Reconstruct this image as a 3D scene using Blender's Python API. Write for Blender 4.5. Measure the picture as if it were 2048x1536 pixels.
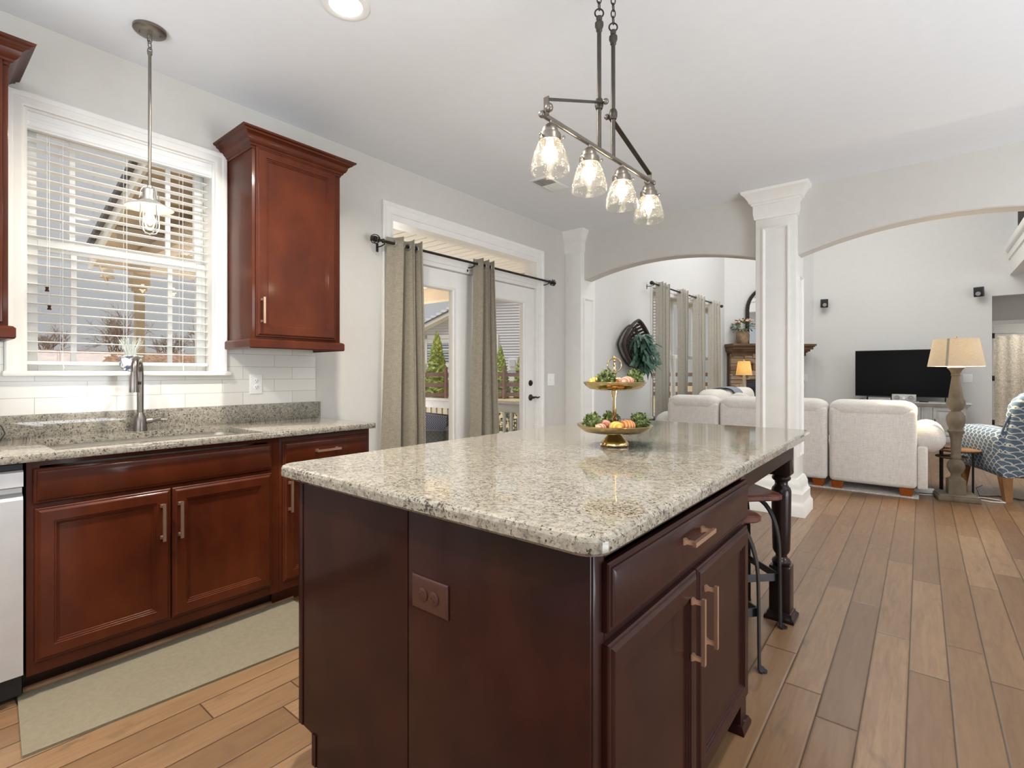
import bpy, bmesh, math, random
from mathutils import Vector, Matrix
R = math.radians
PI = math.pi
for o in list(bpy.data.objects):
    bpy.data.objects.remove(o, do_unlink=True)
SC = bpy.context.scene
COL = SC.collection

# ------------------------------------------------------------------ camera, world, lights, exposure
F, CX, CY, TH, H = 1010.5, 1024.0, 746.5, 0.6808, 1.197
cam = bpy.data.cameras.new('camera'); cam_o = bpy.data.objects.new('camera', cam); COL.objects.link(cam_o)
cam_o.location = (0, 0, H); cam_o.rotation_euler = (PI / 2, 0, TH)
cam.sensor_width = 36; cam.lens = 36 * F / 2048; cam.shift_y = (CY - 768) / 2048
cam.clip_start = 0.05; cam.clip_end = 300
SC.camera = cam_o

world = bpy.data.worlds.new('overcast_sky'); SC.world = world; world.use_nodes = True
wn = world.node_tree; wn.nodes.clear()
w_out = wn.nodes.new('ShaderNodeOutputWorld'); w_bg = wn.nodes.new('ShaderNodeBackground')
w_tc = wn.nodes.new('ShaderNodeTexCoord'); w_sep = wn.nodes.new('ShaderNodeSeparateXYZ'); w_rmp = wn.nodes.new('ShaderNodeValToRGB')
w_rmp.color_ramp.elements[0].position = 0.0; w_rmp.color_ramp.elements[0].color = (0.76, 0.77, 0.78, 1)
w_rmp.color_ramp.elements[1].position = 0.5; w_rmp.color_ramp.elements[1].color = (0.97, 0.975, 0.985, 1)
wn.links.new(w_tc.outputs['Generated'], w_sep.inputs[0]); wn.links.new(w_sep.outputs['Z'], w_rmp.inputs[0])
wn.links.new(w_rmp.outputs[0], w_bg.inputs[0]); w_bg.inputs[1].default_value = 0.56
wn.links.new(w_bg.outputs[0], w_out.inputs[0])

def light(name, kind, loc, energy, color=(1, 1, 1), size=1.0, size_y=None, target=None, spread=None, angle=None):
    l = bpy.data.lights.new(name, kind); l.energy = energy; l.color = color
    if kind == 'AREA':
        l.size = size
        if size_y: l.shape = 'RECTANGLE'; l.size_y = size_y
        else: l.shape = 'DISK'
        if spread: l.spread = spread
    elif kind in ('POINT', 'SPOT'): l.shadow_soft_size = size
    elif kind == 'SUN': l.angle = angle or 0.1
    o = bpy.data.objects.new(name, l); COL.objects.link(o); o.location = loc
    if target is not None:
        o.rotation_euler = (Vector(target) - Vector(loc)).to_track_quat('-Z', 'Y').to_euler()
    return o
# unseen fill lamps added for kitchen, living room and porch, then the sun
light('kitchen_rear_fill', 'AREA', (0.9, -2.6, 1.9), 22, (0.94, 0.97, 1.0), 3.0, 2.0, target=(-1.4, 3, 1.6))  # added soft fill behind the camera, no window is built there
light('ceiling_fill', 'AREA', (2.75, 2.2, 0.35), 285, (0.90, 0.95, 1.0), 2.0, 4.8, target=(0.6, 2.5, 4.0))  # added lamp aimed up from near the floor to brighten the ceiling
light('ceiling_fill_rear', 'AREA', (-1.2, -1.5, 1.3), 105, (0.90, 0.95, 1.0), 3.2, 1.6, target=(-1.4, -0.9, 4.0))  # second added uplight for the ceiling, behind the camera
light('living_room_fill', 'AREA', (-0.7, 8.6, 5.2), 195, (0.98, 0.99, 1.0), 3.6, 3.6, target=(0, 9.0, 0))  # added overhead fill, out of view above the arches
light('living_room_side_fill', 'AREA', (3.9, 7.0, 2.4), 60, (0.98, 0.99, 1.0), 2.5, 2.5, target=(-1, 9.5, 1.2))  # added side fill, out of view at the right
light('porch_fill', 'AREA', (-7.2, 4.35, 0.7), 110, (1.0, 0.98, 0.95), 2.4, 1.4, target=(-4.2, 3.4, 2.6))  # added lamp hidden by the house wall, brightens the porch ceiling
light('sun', 'SUN', (0, 0, 20), 2.6, (1.0, 0.97, 0.92), target=(2.5, 9.0, 0), angle=0.4)
SC.view_settings.view_transform = 'Standard'; SC.view_settings.look = 'None'
SC.view_settings.exposure = 0.06; SC.view_settings.gamma = 1.0
SC.view_settings.use_curve_mapping = False
SC.cycles.use_denoising = True
SC.cycles.max_bounces = 10; SC.cycles.diffuse_bounces = 5; SC.cycles.glossy_bounces = 4
SC.cycles.transparent_max_bounces = 16; SC.cycles.transmission_bounces = 6
SC.cycles.sample_clamp_indirect = 4.0
SC.cycles.caustics_reflective = False; SC.cycles.caustics_refractive = False

# ------------------------------------------------------------------ picture -> place helpers (measured points)
_c, _s = math.cos(TH), math.sin(TH)
def ray(x, y):
    r = (x - CX) / F; d = (y - CY) / F
    return Vector((r * _c - _s, r * _s + _c, -d))
def at(x, y, w):
    p = ray(x, y) * w; return Vector((p.x, p.y, p.z + H))

# ------------------------------------------------------------------ materials
def lin(r, g, b):
    f = lambda v: (v / 255 / 12.92) if v / 255 <= 0.04045 else ((v / 255 + 0.055) / 1.055) ** 2.4
    return (f(r), f(g), f(b), 1)
class N:
    def __init__(s, name):
        s.m = bpy.data.materials.new(name); s.m.use_nodes = True; s.t = s.m.node_tree
        s.t.nodes.clear(); s.out = s.t.nodes.new('ShaderNodeOutputMaterial')
    def n(s, kind, **kw):
        nd = s.t.nodes.new('ShaderNode' + kind)
        for k, v in kw.items():
            if k.startswith('_'): setattr(nd, k[1:], v)
            else:
                key = k.replace('__', ' ')
                if key.startswith('i') and key[1:].isdigit(): sock = nd.inputs[int(key[1:])]
                else: sock = nd.inputs[key]
                s.set(sock, v)
        return nd
    def set(s, sock, v):
        if isinstance(v, bpy.types.NodeSocket): s.t.links.new(v, sock)
        elif isinstance(v, bpy.types.Node): s.t.links.new(v.outputs[0], sock)
        else: sock.default_value = v
    def math(s, op, a, b=0.0, c=None):
        nd = s.n('Math', _operation=op); s.set(nd.inputs[0], a); s.set(nd.inputs[1], b)
        if c is not None: s.set(nd.inputs[2], c)
        return nd.outputs[0]
    def ramp(s, fac, stops, interp='LINEAR'):
        nd = s.n('ValToRGB'); cr = nd.color_ramp; cr.interpolation = interp
        while len(cr.elements) < len(stops): cr.elements.new(0.5)
        for e, (p, c) in zip(cr.elements, stops):
            e.position = p; e.color = c if len(c) == 4 else (*c, 1)
        s.set(nd.inputs[0], fac); return nd.outputs[0]
    def mix(s, fac, a, b, blend='MIX'):
        nd = s.n('Mix', _data_type='RGBA', _blend_type=blend)
        s.set(nd.inputs[0], fac); s.set(nd.inputs[6], a); s.set(nd.inputs[7], b); return nd.outputs[2]
    def obj(s, scale=(1, 1, 1), rot=(0, 0, 0), loc=(0, 0, 0)):
        tc = s.n('TexCoord'); mp = s.n('Mapping'); s.set(mp.inputs[0], tc.outputs['Object'])
        mp.inputs['Scale'].default_value = scale; mp.inputs['Rotation'].default_value = rot; mp.inputs['Location'].default_value = loc
        return mp.outputs[0]
    def noise(s, vec, scale=5, detail=3, rough=0.5, dist=0.0):
        nd = s.n('TexNoise'); s.set(nd.inputs['Vector'], vec)
        nd.inputs['Scale'].default_value = scale; nd.inputs['Detail'].default_value = detail
        nd.inputs['Roughness'].default_value = rough; nd.inputs['Distortion'].default_value = dist
        return nd.outputs['Fac']
    def bump(s, height, strength=0.3, dist=0.01):
        nd = s.n('Bump'); s.set(nd.inputs['Height'], height)
        nd.inputs['Strength'].default_value = strength; nd.inputs['Distance'].default_value = dist
        return nd.outputs[0]
    def bsdf(s, color, rough=0.5, metal=0.0, spec=0.5, normal=None, coat=0.0, coat_rough=0.1, emit=None, emit_s=0.0, sheen=0.0, trans=0.0):
        nd = s.n('BsdfPrincipled'); s.set(nd.inputs['Base Color'], color); s.set(nd.inputs['Roughness'], rough)
        s.set(nd.inputs['Metallic'], metal); s.set(nd.inputs['Specular IOR Level'], spec)
        if normal is not None: s.set(nd.inputs['Normal'], normal)
        if coat: s.set(nd.inputs['Coat Weight'], coat); s.set(nd.inputs['Coat Roughness'], coat_rough)
        if sheen: s.set(nd.inputs['Sheen Weight'], sheen)
        if emit is not None: s.set(nd.inputs['Emission Color'], emit); s.set(nd.inputs['Emission Strength'], emit_s)
        return nd.outputs[0]
    def done(s, shader):
        s.set(s.out.inputs['Surface'], shader); return s.m

def plain(name, rgb, rough=0.5, metal=0.0, spec=0.5, var=0.06, vscale=14, bump=0.0, bscale=60, coat=0.0):
    """one paint/metal/plastic with slight procedural variation"""
    k = N(name); c = lin(*rgb); v = k.obj()
    nz = k.noise(v, vscale, 3)
    d = tuple(max(0, x * (1 - var)) for x in c[:3]) + (1,); u = tuple(min(1, x * (1 + var)) for x in c[:3]) + (1,)
    colr = k.ramp(nz, [(0.35, d), (0.65, u)])
    nm = k.bump(k.noise(v, bscale, 4), bump, 0.004) if bump else None
    return k.done(k.bsdf(colr, rough, metal, spec, nm, coat))

M = {}
M['wall'] = plain('wall_paint', (203, 200, 194), 0.75, var=0.012, bump=0.015, bscale=180)
M['living_wall'] = plain('living_wall_paint', (216, 215, 212), 0.75, var=0.01, bump=0.015, bscale=180)
M['ceiling'] = plain('ceiling_paint', (230, 233, 236), 0.9, var=0.008, bump=0.02, bscale=120)
M['trim'] = plain('white_trim_paint', (233, 231, 226), 0.35, var=0.015)
M['white'] = plain('white_plastic', (236, 236, 233), 0.4, var=0.01)
M['blind'] = plain('white_blind', (240, 240, 238), 0.45, var=0.01)
M['grille'] = plain('vent_grille_grey', (150, 148, 145), 0.6)
M['black'] = plain('black_plastic', (22, 22, 24), 0.45)
M['iron'] = plain('dark_iron', (58, 56, 54), 0.42, metal=0.75, var=0.15)
M['chair_iron'] = plain('stool_iron', (62, 62, 64), 0.38, metal=0.7, var=0.12)
M['steel'] = plain('stainless_steel', (196, 196, 196), 0.32, metal=0.55, var=0.03)
M['sink'] = plain('sink_steel', (214, 208, 196), 0.3, metal=0.8, var=0.04)
M['pewter'] = plain('brushed_pewter', (128, 122, 114), 0.35, metal=0.85, var=0.08)
M['pewter_dark'] = plain('dark_pewter', (84, 79, 73), 0.36, metal=0.8, var=0.08)
M['nickel'] = plain('pendant_nickel', (165, 164, 160), 0.42, metal=0.6, var=0.05)
M['faucet'] = plain('faucet_pewter', (128, 122, 116), 0.27, metal=0.92, var=0.18, vscale=9)
M['rose'] = plain('champagne_bronze', (205, 172, 148), 0.3, metal=0.85, var=0.06)
M['gold'] = plain('antique_gold', (204, 182, 136), 0.15, metal=1.0, var=0.12, vscale=22)
M['bronze'] = plain('oil_rubbed_bronze', (52, 45, 40), 0.4, metal=0.6)
M['outlet_brown'] = plain('brown_outlet_plastic', (66, 38, 30), 0.4)

def m_wood(name, c1, c2, c3, rough=0.3, coat=0.25, axis='z', scale=1.0, bump=0.02):
    k = N(name)
    sc = {'z': (9, 9, 0.9), 'x': (0.9, 9, 9), 'y': (9, 0.9, 9)}[axis]
    v = k.obj(tuple(a * scale for a in sc))
    blot = k.noise(k.obj((2.2 * scale, 2.2 * scale, 1.4 * scale)), 2.2, 4, 0.6)
    g = k.noise(v, 5, 6, 0.6, 0.6)
    a = k.ramp(blot, [(0.3, lin(*c1)), (0.52, lin(*c2)), (0.75, lin(*c3))])
    colr = k.mix(k.math('MULTIPLY', g, 0.35), a, lin(*c1))
    return k.done(k.bsdf(colr, rough, 0, 0.12, k.bump(g, bump, 0.002), coat, 0.11))
M['cherry'] = m_wood('dark_cherry_wood', (62, 25, 12), (77, 33, 15), (92, 43, 20), 0.4, 0.28)
M['espresso'] = m_wood('espresso_cherry_wood', (34, 13, 11), (46, 19, 15), (58, 27, 21), 0.4, 0.3)
M['leg_dark'] = m_wood('black_brown_leg_wood', (30, 20, 19), (38, 26, 24), (48, 32, 28), 0.28, 0.3)
M['seat_wood'] = m_wood('stool_seat_wood', (74, 42, 34), (104, 62, 50), (128, 82, 66), 0.45, 0.05, 'x', 2.0, 0.1)
M['mantle'] = m_wood('mantle_wood', (92, 68, 54), (118, 90, 72), (136, 108, 88), 0.55, 0.0, 'x')
M['sofa_foot'] = m_wood('orange_foot_wood', (120, 58, 20), (150, 78, 30), (172, 100, 44), 0.35, 0.2)
M['chair_leg'] = m_wood('oak_leg_wood', (120, 86, 54), (156, 116, 78), (172, 134, 94), 0.5)
M['table_wood'] = m_wood('side_table_wood', (120, 88, 62), (160, 124, 92), (184, 148, 116), 0.5, 0.0, 'x')
M['lamp_wood'] = m_wood('grey_washed_wood', (104, 94, 80), (132, 122, 106), (152, 142, 126), 0.5, 0.0, 'z', 1.4)
M['console'] = m_wood('grey_white_distressed', (168, 168, 165), (190, 190, 187), (204, 204, 201), 0.5, 0.0)

def m_granite():
    k = N('speckled_granite'); v = k.obj()
    big = k.noise(v, 7, 3, 0.6)
    mid = k.noise(v, 62, 5, 0.65, 0.4)
    base = k.ramp(mid, [(0.32, lin(100, 96, 88)), (0.43, lin(136, 131, 120)), (0.60, lin(160, 154, 141))])
    sp = k.noise(v, 130, 4, 0.68, 0.5)
    thr = k.math('ADD', sp, k.math('MULTIPLY', k.math('SUBTRACT', big, 0.5), 0.22))
    dark = k.ramp(thr, [(0.56, (0, 0, 0, 1)), (0.60, (1, 1, 1, 1))])
    c1 = k.mix(dark, base, lin(62, 55, 48))
    gs = k.ramp(k.noise(v, 85, 4, 0.7, 0.8), [(0.56, (0, 0, 0, 1)), (0.64, (1, 1, 1, 1))])
    c2 = k.mix(k.math('MULTIPLY', gs, 0.45), c1, lin(126, 118, 108))
    fine = k.ramp(k.noise(v, 260, 2, 0.6), [(0.60, (0, 0, 0, 1)), (0.68, (1, 1, 1, 1))])
    c3 = k.mix(k.math('MULTIPLY', fine, 0.6), c2, lin(84, 74, 64))
    return k.done(k.bsdf(c3, 0.055, 0, 0.5))
M['granite'] = m_granite()

def m_floor():
    k = N('hand_scraped_plank_floor')
    tc = k.n('TexCoord'); sep = k.n('SeparateXYZ'); k.set(sep.inputs[0], tc.outputs['Object'])
    X, Y = sep.outputs[0], sep.outputs[1]
    W, Ln = 0.1245, 1.15
    u = k.math('DIVIDE', k.math('ADD', X, 0.039), W); row = k.math('FLOOR', u); fu = k.math('FRACT', u)
    wn1 = k.n('TexWhiteNoise', _noise_dimensions='1D'); k.set(wn1.inputs['W'], row)
    off = k.math('MULTIPLY', wn1.outputs['Value'], Ln * 3)
    vv = k.math('DIVIDE', k.math('ADD', Y, off), Ln); pl = k.math('FLOOR', vv); fv = k.math('FRACT', vv)
    cmb = k.n('CombineXYZ'); k.set(cmb.inputs[0], row); k.set(cmb.inputs[1], pl)
    wn2 = k.n('TexWhiteNoise', _noise_dimensions='2D'); k.set(wn2.inputs['Vector'], cmb.outputs[0])
    tone = wn2.outputs['Value']
    base = k.ramp(tone, [(0.0, lin(114, 87, 62)), (0.45, lin(127, 98, 71)), (0.8, lin(138, 109, 80)), (1.0, lin(150, 120, 90))])
    # grain: coordinates shifted per plank
    cmb2 = k.n('CombineXYZ'); k.set(cmb2.inputs[0], k.math('ADD', k.math('MULTIPLY', X, 16), k.math('MULTIPLY', tone, 40)))
    k.set(cmb2.inputs[1], k.math('ADD', k.math('MULTIPLY', Y, 1.6), k.math('MULTIPLY', tone, 17)))
    g = k.noise(cmb2.outputs[0], 2.2, 6, 0.62, 1.2)
    c1 = k.mix(k.ramp(g, [(0.35, (0, 0, 0, 1)), (0.7, (0.55, 0.55, 0.55, 1))]), base, lin(98, 72, 52))
    cmb3 = k.n('CombineXYZ'); k.set(cmb3.inputs[0], k.math('ADD', k.math('MULTIPLY', X, 6), k.math('MULTIPLY', tone, 31)))
    k.set(cmb3.inputs[1], k.math('ADD', k.math('MULTIPLY', Y, 2.6), k.math('MULTIPLY', tone, 11)))
    knot = k.ramp(k.noise(cmb3.outputs[0], 1.5, 3, 0.6, 0.4), [(0.62, (0, 0, 0, 1)), (0.74, (0.6, 0.6, 0.6, 1))])
    c2 = k.mix(knot, c1, lin(88, 70, 54))
    # seams
    ex = k.math('MULTIPLY', k.math('MINIMUM', fu, k.math('SUBTRACT', 1.0, fu)), W)
    ey = k.math('MULTIPLY', k.math('MINIMUM', fv, k.math('SUBTRACT', 1.0, fv)), Ln)
    ed = k.math('MINIMUM', ex, ey)
    seam = k.ramp(ed, [(0.0, (0, 0, 0, 1)), (0.0025, (1, 1, 1, 1))])
    c3 = k.mix(seam, lin(44, 30, 22), c2)
    bev = k.ramp(ed, [(0.0, (0, 0, 0, 1)), (0.006, (1, 1, 1, 1))])
    cmb4 = k.n('CombineXYZ'); k.set(cmb4.inputs[0], k.math('ADD', k.math('MULTIPLY', X, 5), k.math('MULTIPLY', tone, 9)))
    k.set(cmb4.inputs[1], k.math('MULTIPLY', Y, 9))
    scr = k.noise(cmb4.outputs[0], 1.6, 2, 0.5)
    hgt = k.math('ADD', k.math('MULTIPLY', bev, 1.0), k.math('ADD', k.math('MULTIPLY', scr, 0.5), k.math('MULTIPLY', g, 0.12)))
    rough = k.math('ADD', 0.24, k.math('MULTIPLY', g, 0.16))
    return k.done(k.bsdf(c3, rough, 0, 0.5, k.bump(hgt, 0.35, 0.0035)))
M['floor'] = m_floor()

def m_tile():
    k = N('white_subway_tile')
    tc = k.n('TexCoord'); sep = k.n('SeparateXYZ'); k.set(sep.inputs[0], tc.outputs['Object'])
    cmb = k.n('CombineXYZ'); k.set(cmb.inputs[0], sep.outputs[1]); k.set(cmb.inputs[1], k.math('SUBTRACT', sep.outputs[2], 1.009))
    br = k.n('TexBrick'); k.set(br.inputs['Vector'], cmb.outputs[0])
    br.offset = 0.62; br.inputs['Scale'].default_value = 1.0
    br.inputs['Brick Width'].default_value = 0.303; br.inputs['Row Height'].default_value = 0.0755
    br.inputs['Mortar Size'].default_value = 0.0013; br.inputs['Mortar Smooth'].default_value = 0.1
    br.inputs['Color1'].default_value = lin(228, 226, 221); br.inputs['Color2'].default_value = lin(218, 214, 206)
    br.inputs['Mortar'].default_value = lin(176, 170, 160)
    nz = k.noise(k.obj(), 9, 4, 0.6)
    c = k.mix(k.math('MULTIPLY', nz, 0.25), br.outputs['Color'], lin(206, 202, 194))
    inv = k.math('SUBTRACT', 1.0, br.outputs['Fac'])
    hg = k.math('ADD', inv, k.math('MULTIPLY', k.noise(k.obj(), 14, 3), 0.35))
    return k.done(k.bsdf(c, 0.16, 0, 0.5, k.bump(hg, 0.35, 0.003)))
M['tile'] = m_tile()

def m_fabric(name, c1, c2, scale=420, rough=0.9, bump=0.25, transl=0.0, blotch=0.12):
    k = N(name); v = k.obj()
    wv = k.noise(k.obj((1, 1, 0.12)), scale, 2, 0.6); wh = k.noise(k.obj((0.12, 0.12, 1)), scale, 2, 0.6)
    w = k.math('MULTIPLY', k.math('ADD', wv, wh), 0.5)
    c = k.ramp(w, [(0.36, lin(*c1)), (0.64, lin(*c2))])
    big = k.noise(v, 3, 3)
    c = k.mix(k.math('MULTIPLY', big, blotch), c, lin(*c1))
    sh = k.bsdf(c, rough, 0, 0.2, k.bump(w, bump, 0.002), sheen=0.15)
    if transl:
        tr = k.n('BsdfTranslucent'); k.set(tr.inputs[0], c); mx = k.n('MixShader'); mx.inputs[0].default_value = transl
        k.set(mx.inputs[1], sh); k.set(mx.inputs[2], tr.outputs[0]); sh = mx.outputs[0]
    return k.done(sh)
M['curtain'] = m_fabric('taupe_linen_curtain', (150, 141, 124), (180, 171, 154), 300, transl=0.25)
M['curtain2'] = m_fabric('grey_taupe_linen_curtain', (196, 192, 182), (226, 222, 212), 260, transl=0.5)
M['sofa'] = m_fabric('oatmeal_upholstery', (214, 209, 203), (236, 232, 227), 150, bump=0.4)
M['cushion'] = m_fabric('cream_upholstery', (212, 206, 196), (234, 229, 220), 150, bump=0.3)
M['blanket'] = m_fabric('grey_blue_throw', (112, 122, 134), (150, 158, 168), 200)
M['blue'] = m_fabric('slate_blue_cloth', (92, 108, 130), (124, 140, 160), 200)
M['mat'] = m_fabric('grey_beige_mat', (112, 103, 84), (125, 116, 96), 500, rough=0.8)
M['shade'] = m_fabric('lamp_shade_linen', (228, 218, 200), (242, 234, 218), 260, transl=0.5)
def m_shade_warm():
    k = N('lit_lamp_shade'); c = k.ramp(k.noise(k.obj(), 120, 2), [(0.4, lin(236, 214, 160)), (0.6, lin(246, 228, 180))])
    tr = k.n('BsdfTranslucent'); k.set(tr.inputs[0], c); d = k.n('BsdfDiffuse'); k.set(d.inputs[0], c)
    mx = k.n('MixShader'); mx.inputs[0].default_value = 0.6; k.set(mx.inputs[1], d.outputs[0]); k.set(mx.inputs[2], tr.outputs[0])
    return k.done(mx.outputs[0])
M['shade_warm'] = m_shade_warm()

def m_glass(name, tint=(1, 1, 1, 1), ior=1.45, rough=0.0, bump=None, spots=False):
    k = N(name); tr = k.n('BsdfTransparent'); tr.inputs[0].default_value = tint
    gl = k.n('BsdfGlossy'); gl.inputs['Roughness'].default_value = rough
    fr = k.n('Fresnel'); ge = k.n('NewGeometry'); k.set(fr.inputs[0], k.math('ADD', ior, k.math('MULTIPLY', ge.outputs['Backfacing'], 1.0 / ior - ior)))
    if bump:
        nm = k.bump(k.noise(k.obj(), bump, 2), 0.25, 0.004); k.set(gl.inputs['Normal'], nm); k.set(fr.inputs['Normal'], nm)
    mx = k.n('MixShader'); k.set(mx.inputs[0], fr.outputs[0]); k.set(mx.inputs[1], tr.outputs[0]); k.set(mx.inputs[2], gl.outputs[0])
    sh = mx.outputs[0]
    if spots:
        vo = k.n('TexVoronoi'); k.set(vo.inputs['Vector'], k.obj()); vo.inputs['Scale'].default_value = 150
        msk = k.ramp(vo.outputs['Distance'], [(0.2, (0.85, 0.85, 0.85, 1)), (0.3, (0, 0, 0, 1))])
        pick = k.ramp(k.noise(k.obj(), 45, 2), [(0.5, (0, 0, 0, 1)), (0.56, (1, 1, 1, 1))])
        df = k.n('BsdfTranslucent'); df.inputs[0].default_value = (0.95, 0.93, 0.88, 1)
        m2 = k.n('MixShader'); k.set(m2.inputs[0], k.math('MAXIMUM', k.math('MULTIPLY', msk, pick), 0.025)); k.set(m2.inputs[1], sh); k.set(m2.inputs[2], df.outputs[0]); sh = m2.outputs[0]
    return k.done(sh)
M['glass'] = m_glass('window_glass')
M['seeded'] = m_glass('seeded_glass', (0.98, 0.97, 0.94, 1), 1.35, 0.03, 90, True)
M['clear'] = m_glass('clear_glass', (0.98, 0.98, 0.98, 1), 1.4)
def m_emit(name, color, strength):
    k = N(name); e = k.n('Emission'); e.inputs[0].default_value = color; e.inputs[1].default_value = strength
    return k.done(e.outputs[0])
M['bulb'] = m_emit('glowing_bulb', (1.0, 0.86, 0.62, 1), 16)
M['bulb_soft'] = m_emit('glowing_can_lens', (1.0, 0.96, 0.88, 1), 9)
def m_mirror():
    k = N('mirror_glass'); nz = k.noise(k.obj(), 3, 2)
    return k.done(k.bsdf(k.ramp(nz, [(0.3, (0.8, 0.85, 0.86, 1)), (0.7, (0.9, 0.93, 0.94, 1))]), 0.03, 1.0))
M['mirror'] = m_mirror()
M['screen'] = plain('tv_screen_black', (14, 14, 15), 0.22, var=0.02, spec=0.08)

def m_leaf(name, c1, c2, c3, scale=30, rough=0.55):
    k = N(name); oi = k.noise(k.obj(), scale, 3)
    return k.done(k.bsdf(k.ramp(oi, [(0.3, lin(*c1)), (0.5, lin(*c2)), (0.72, lin(*c3))]), rough, 0, 0.4))
M['boxwood'] = m_leaf('boxwood_leaf', (54, 68, 34), (96, 112, 58), (164, 172, 112), 60)
M['eucalyptus'] = m_leaf('eucalyptus_leaf', (38, 66, 54), (62, 96, 80), (98, 132, 112), 18)
M['arbor'] = m_leaf('arborvitae_foliage', (88, 108, 36), (136, 150, 52), (184, 190, 84), 5)
M['shrub'] = m_leaf('shrub_leaf', (52, 74, 40), (86, 112, 62), (128, 146, 96), 8)
M['grassblade'] = m_leaf('pale_grass_blade', (176, 184, 176), (206, 212, 204), (228, 232, 226), 30)
M['branch'] = m_leaf('bare_branch', (128, 106, 88), (164, 142, 120), (192, 172, 152), 6, 0.9)
M['petal'] = m_leaf('pink_petal', (226, 156, 140), (236, 182, 168), (244, 214, 204), 40)
M['lawn'] = m_leaf('dormant_lawn', (168, 150, 112), (190, 170, 130), (206, 188, 150), 3, 0.95)
M['mulch'] = m_leaf('straw_mulch', (132, 100, 78), (166, 132, 106), (194, 164, 138), 14, 0.95)
def m_stripe(name, c1, c2, scale, dist=2.0):
    k = N(name); w = k.n('TexWave', _wave_type='RINGS' if dist < 0 else 'BANDS'); k.set(w.inputs['Vector'], k.obj())
    w.inputs['Scale'].default_value = scale; w.inputs['Distortion'].default_value = abs(dist); w.inputs['Detail'].default_value = 2
    c = k.ramp(w.outputs['Fac'], [(0.3, lin(*c1)), (0.7, lin(*c2))])
    return k.done(k.bsdf(c, 0.85, 0, 0.2, k.bump(w.outputs['Fac'], 0.7, 0.004)))
M['yarn_pink'] = m_stripe('pink_wound_ball', (186, 118, 96), (228, 178, 156), 26)
M['yarn_yellow'] = m_stripe('yellow_wound_ball', (206, 152, 66), (240, 200, 118), 26, 0.5)
M['yarn_orange'] = m_stripe('orange_wound_ball', (198, 120, 68), (232, 172, 124), 26)
M['yarn_purple'] = m_stripe('mauve_wound_ball', (150, 112, 116), (196, 164, 162), 26)
M['yarn_green'] = m_stripe('pale_green_wound_ball', (176, 176, 140), (214, 212, 180), 26)

def m_scallop():
    k = N('blue_scallop_upholstery'); tc = k.n('TexCoord'); sep = k.n('SeparateXYZ'); k.set(sep.inputs[0], tc.outputs['Object'])
    X, Y, Z = sep.outputs
    W = 0.068
    u0 = k.math('DIVIDE', k.math('ADD', k.math('MULTIPLY', X, 0.80), k.math('MULTIPLY', Y, 0.95)), W)
    v0 = k.math('DIVIDE', k.math('ADD', Z, k.math('MULTIPLY', X, 0.15)), W * 0.52)
    def layer(vs):
        row = k.math('FLOOR', vs); fv = k.math('FRACT', vs)
        us = k.math('ADD', u0, k.math('MULTIPLY', k.math('MODULO', k.math('ABSOLUTE', row), 2.0), 0.5))
        fu = k.math('SUBTRACT', k.math('FRACT', us), 0.5)
        return fu, fv
    fu, fv = layer(v0)
    d1 = k.math('SQRT', k.math('ADD', k.math('POWER', k.math('ABSOLUTE', fu), 2.0), k.math('POWER', k.math('MULTIPLY', fv, 0.52), 2.0)))
    l1 = k.math('LESS_THAN', k.math('ABSOLUTE', k.math('SUBTRACT', d1, 0.46)), 0.05)
    inside1 = k.math('LESS_THAN', d1, 0.51)
    fu2 = k.math('SUBTRACT', k.math('FRACT', k.math('ADD', k.math('ADD', fu, 0.5), 0.5)), 0.5)
    d2 = k.math('SQRT', k.math('ADD', k.math('POWER', k.math('ABSOLUTE', fu2), 2.0), k.math('POWER', k.math('MULTIPLY', k.math('ADD', fv, 1.0), 0.52), 2.0)))
    l2 = k.math('LESS_THAN', k.math('ABSOLUTE', k.math('SUBTRACT', d2, 0.46)), 0.05)
    l = k.math('MAXIMUM', l1, k.math('MULTIPLY', l2, k.math('SUBTRACT', 1.0, inside1)))
    wv = k.noise(k.obj(), 240, 2)
    bl = k.ramp(wv, [(0.35, lin(88, 112, 138)), (0.65, lin(120, 144, 168))])
    return k.done(k.bsdf(k.mix(l, bl, lin(226, 228, 226)), 0.9, 0, 0.2, k.bump(wv, 0.2, 0.002)))
M['scallop'] = m_scallop()

def m_stone():
    k = N('stacked_stone'); oi = k.n('TexVoronoi'); k.set(oi.inputs['Vector'], k.obj((1, 1, 2.2))); oi.inputs['Scale'].default_value = 4
    s2 = k.n('SeparateColor'); k.set(s2.inputs[0], oi.outputs['Color'])
    c = k.ramp(s2.outputs[0], [(0.1, lin(134, 108, 84)), (0.4, lin(176, 148, 118)), (0.7, lin(192, 172, 148)), (0.95, lin(160, 148, 134))])
    nz = k.noise(k.obj(), 24, 5, 0.7)
    return k.done(k.bsdf(k.mix(k.math('MULTIPLY', nz, 0.5), c, lin(96, 78, 62)), 0.9, 0, 0.3, k.bump(nz, 0.6, 0.01)))
M['stone'] = m_stone()
M['mortar'] = plain('stone_mortar', (92, 78, 66), 0.95)
M['siding'] = plain('grey_lap_siding', (212, 212, 218), 0.8, var=0.04)
M['fence'] = plain('brown_fence_board', (128, 98, 90), 0.85, var=0.1, vscale=4)
M['deck'] = plain('grey_painted_rail', (178, 175, 170), 0.75, var=0.05)
M['tan'] = plain('tan_porch_trim', (212, 194, 168), 0.75, var=0.06, vscale=3)
M['beadboard'] = plain('cream_beadboard', (246, 240, 230), 0.7, var=0.02)
M['shingle'] = plain('dark_roof_shingle', (92, 92, 98), 0.9, var=0.4, vscale=26, bump=0.6)
M['soffit'] = plain('brown_porch_soffit', (196, 178, 150), 0.8, var=0.12, vscale=4)
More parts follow.
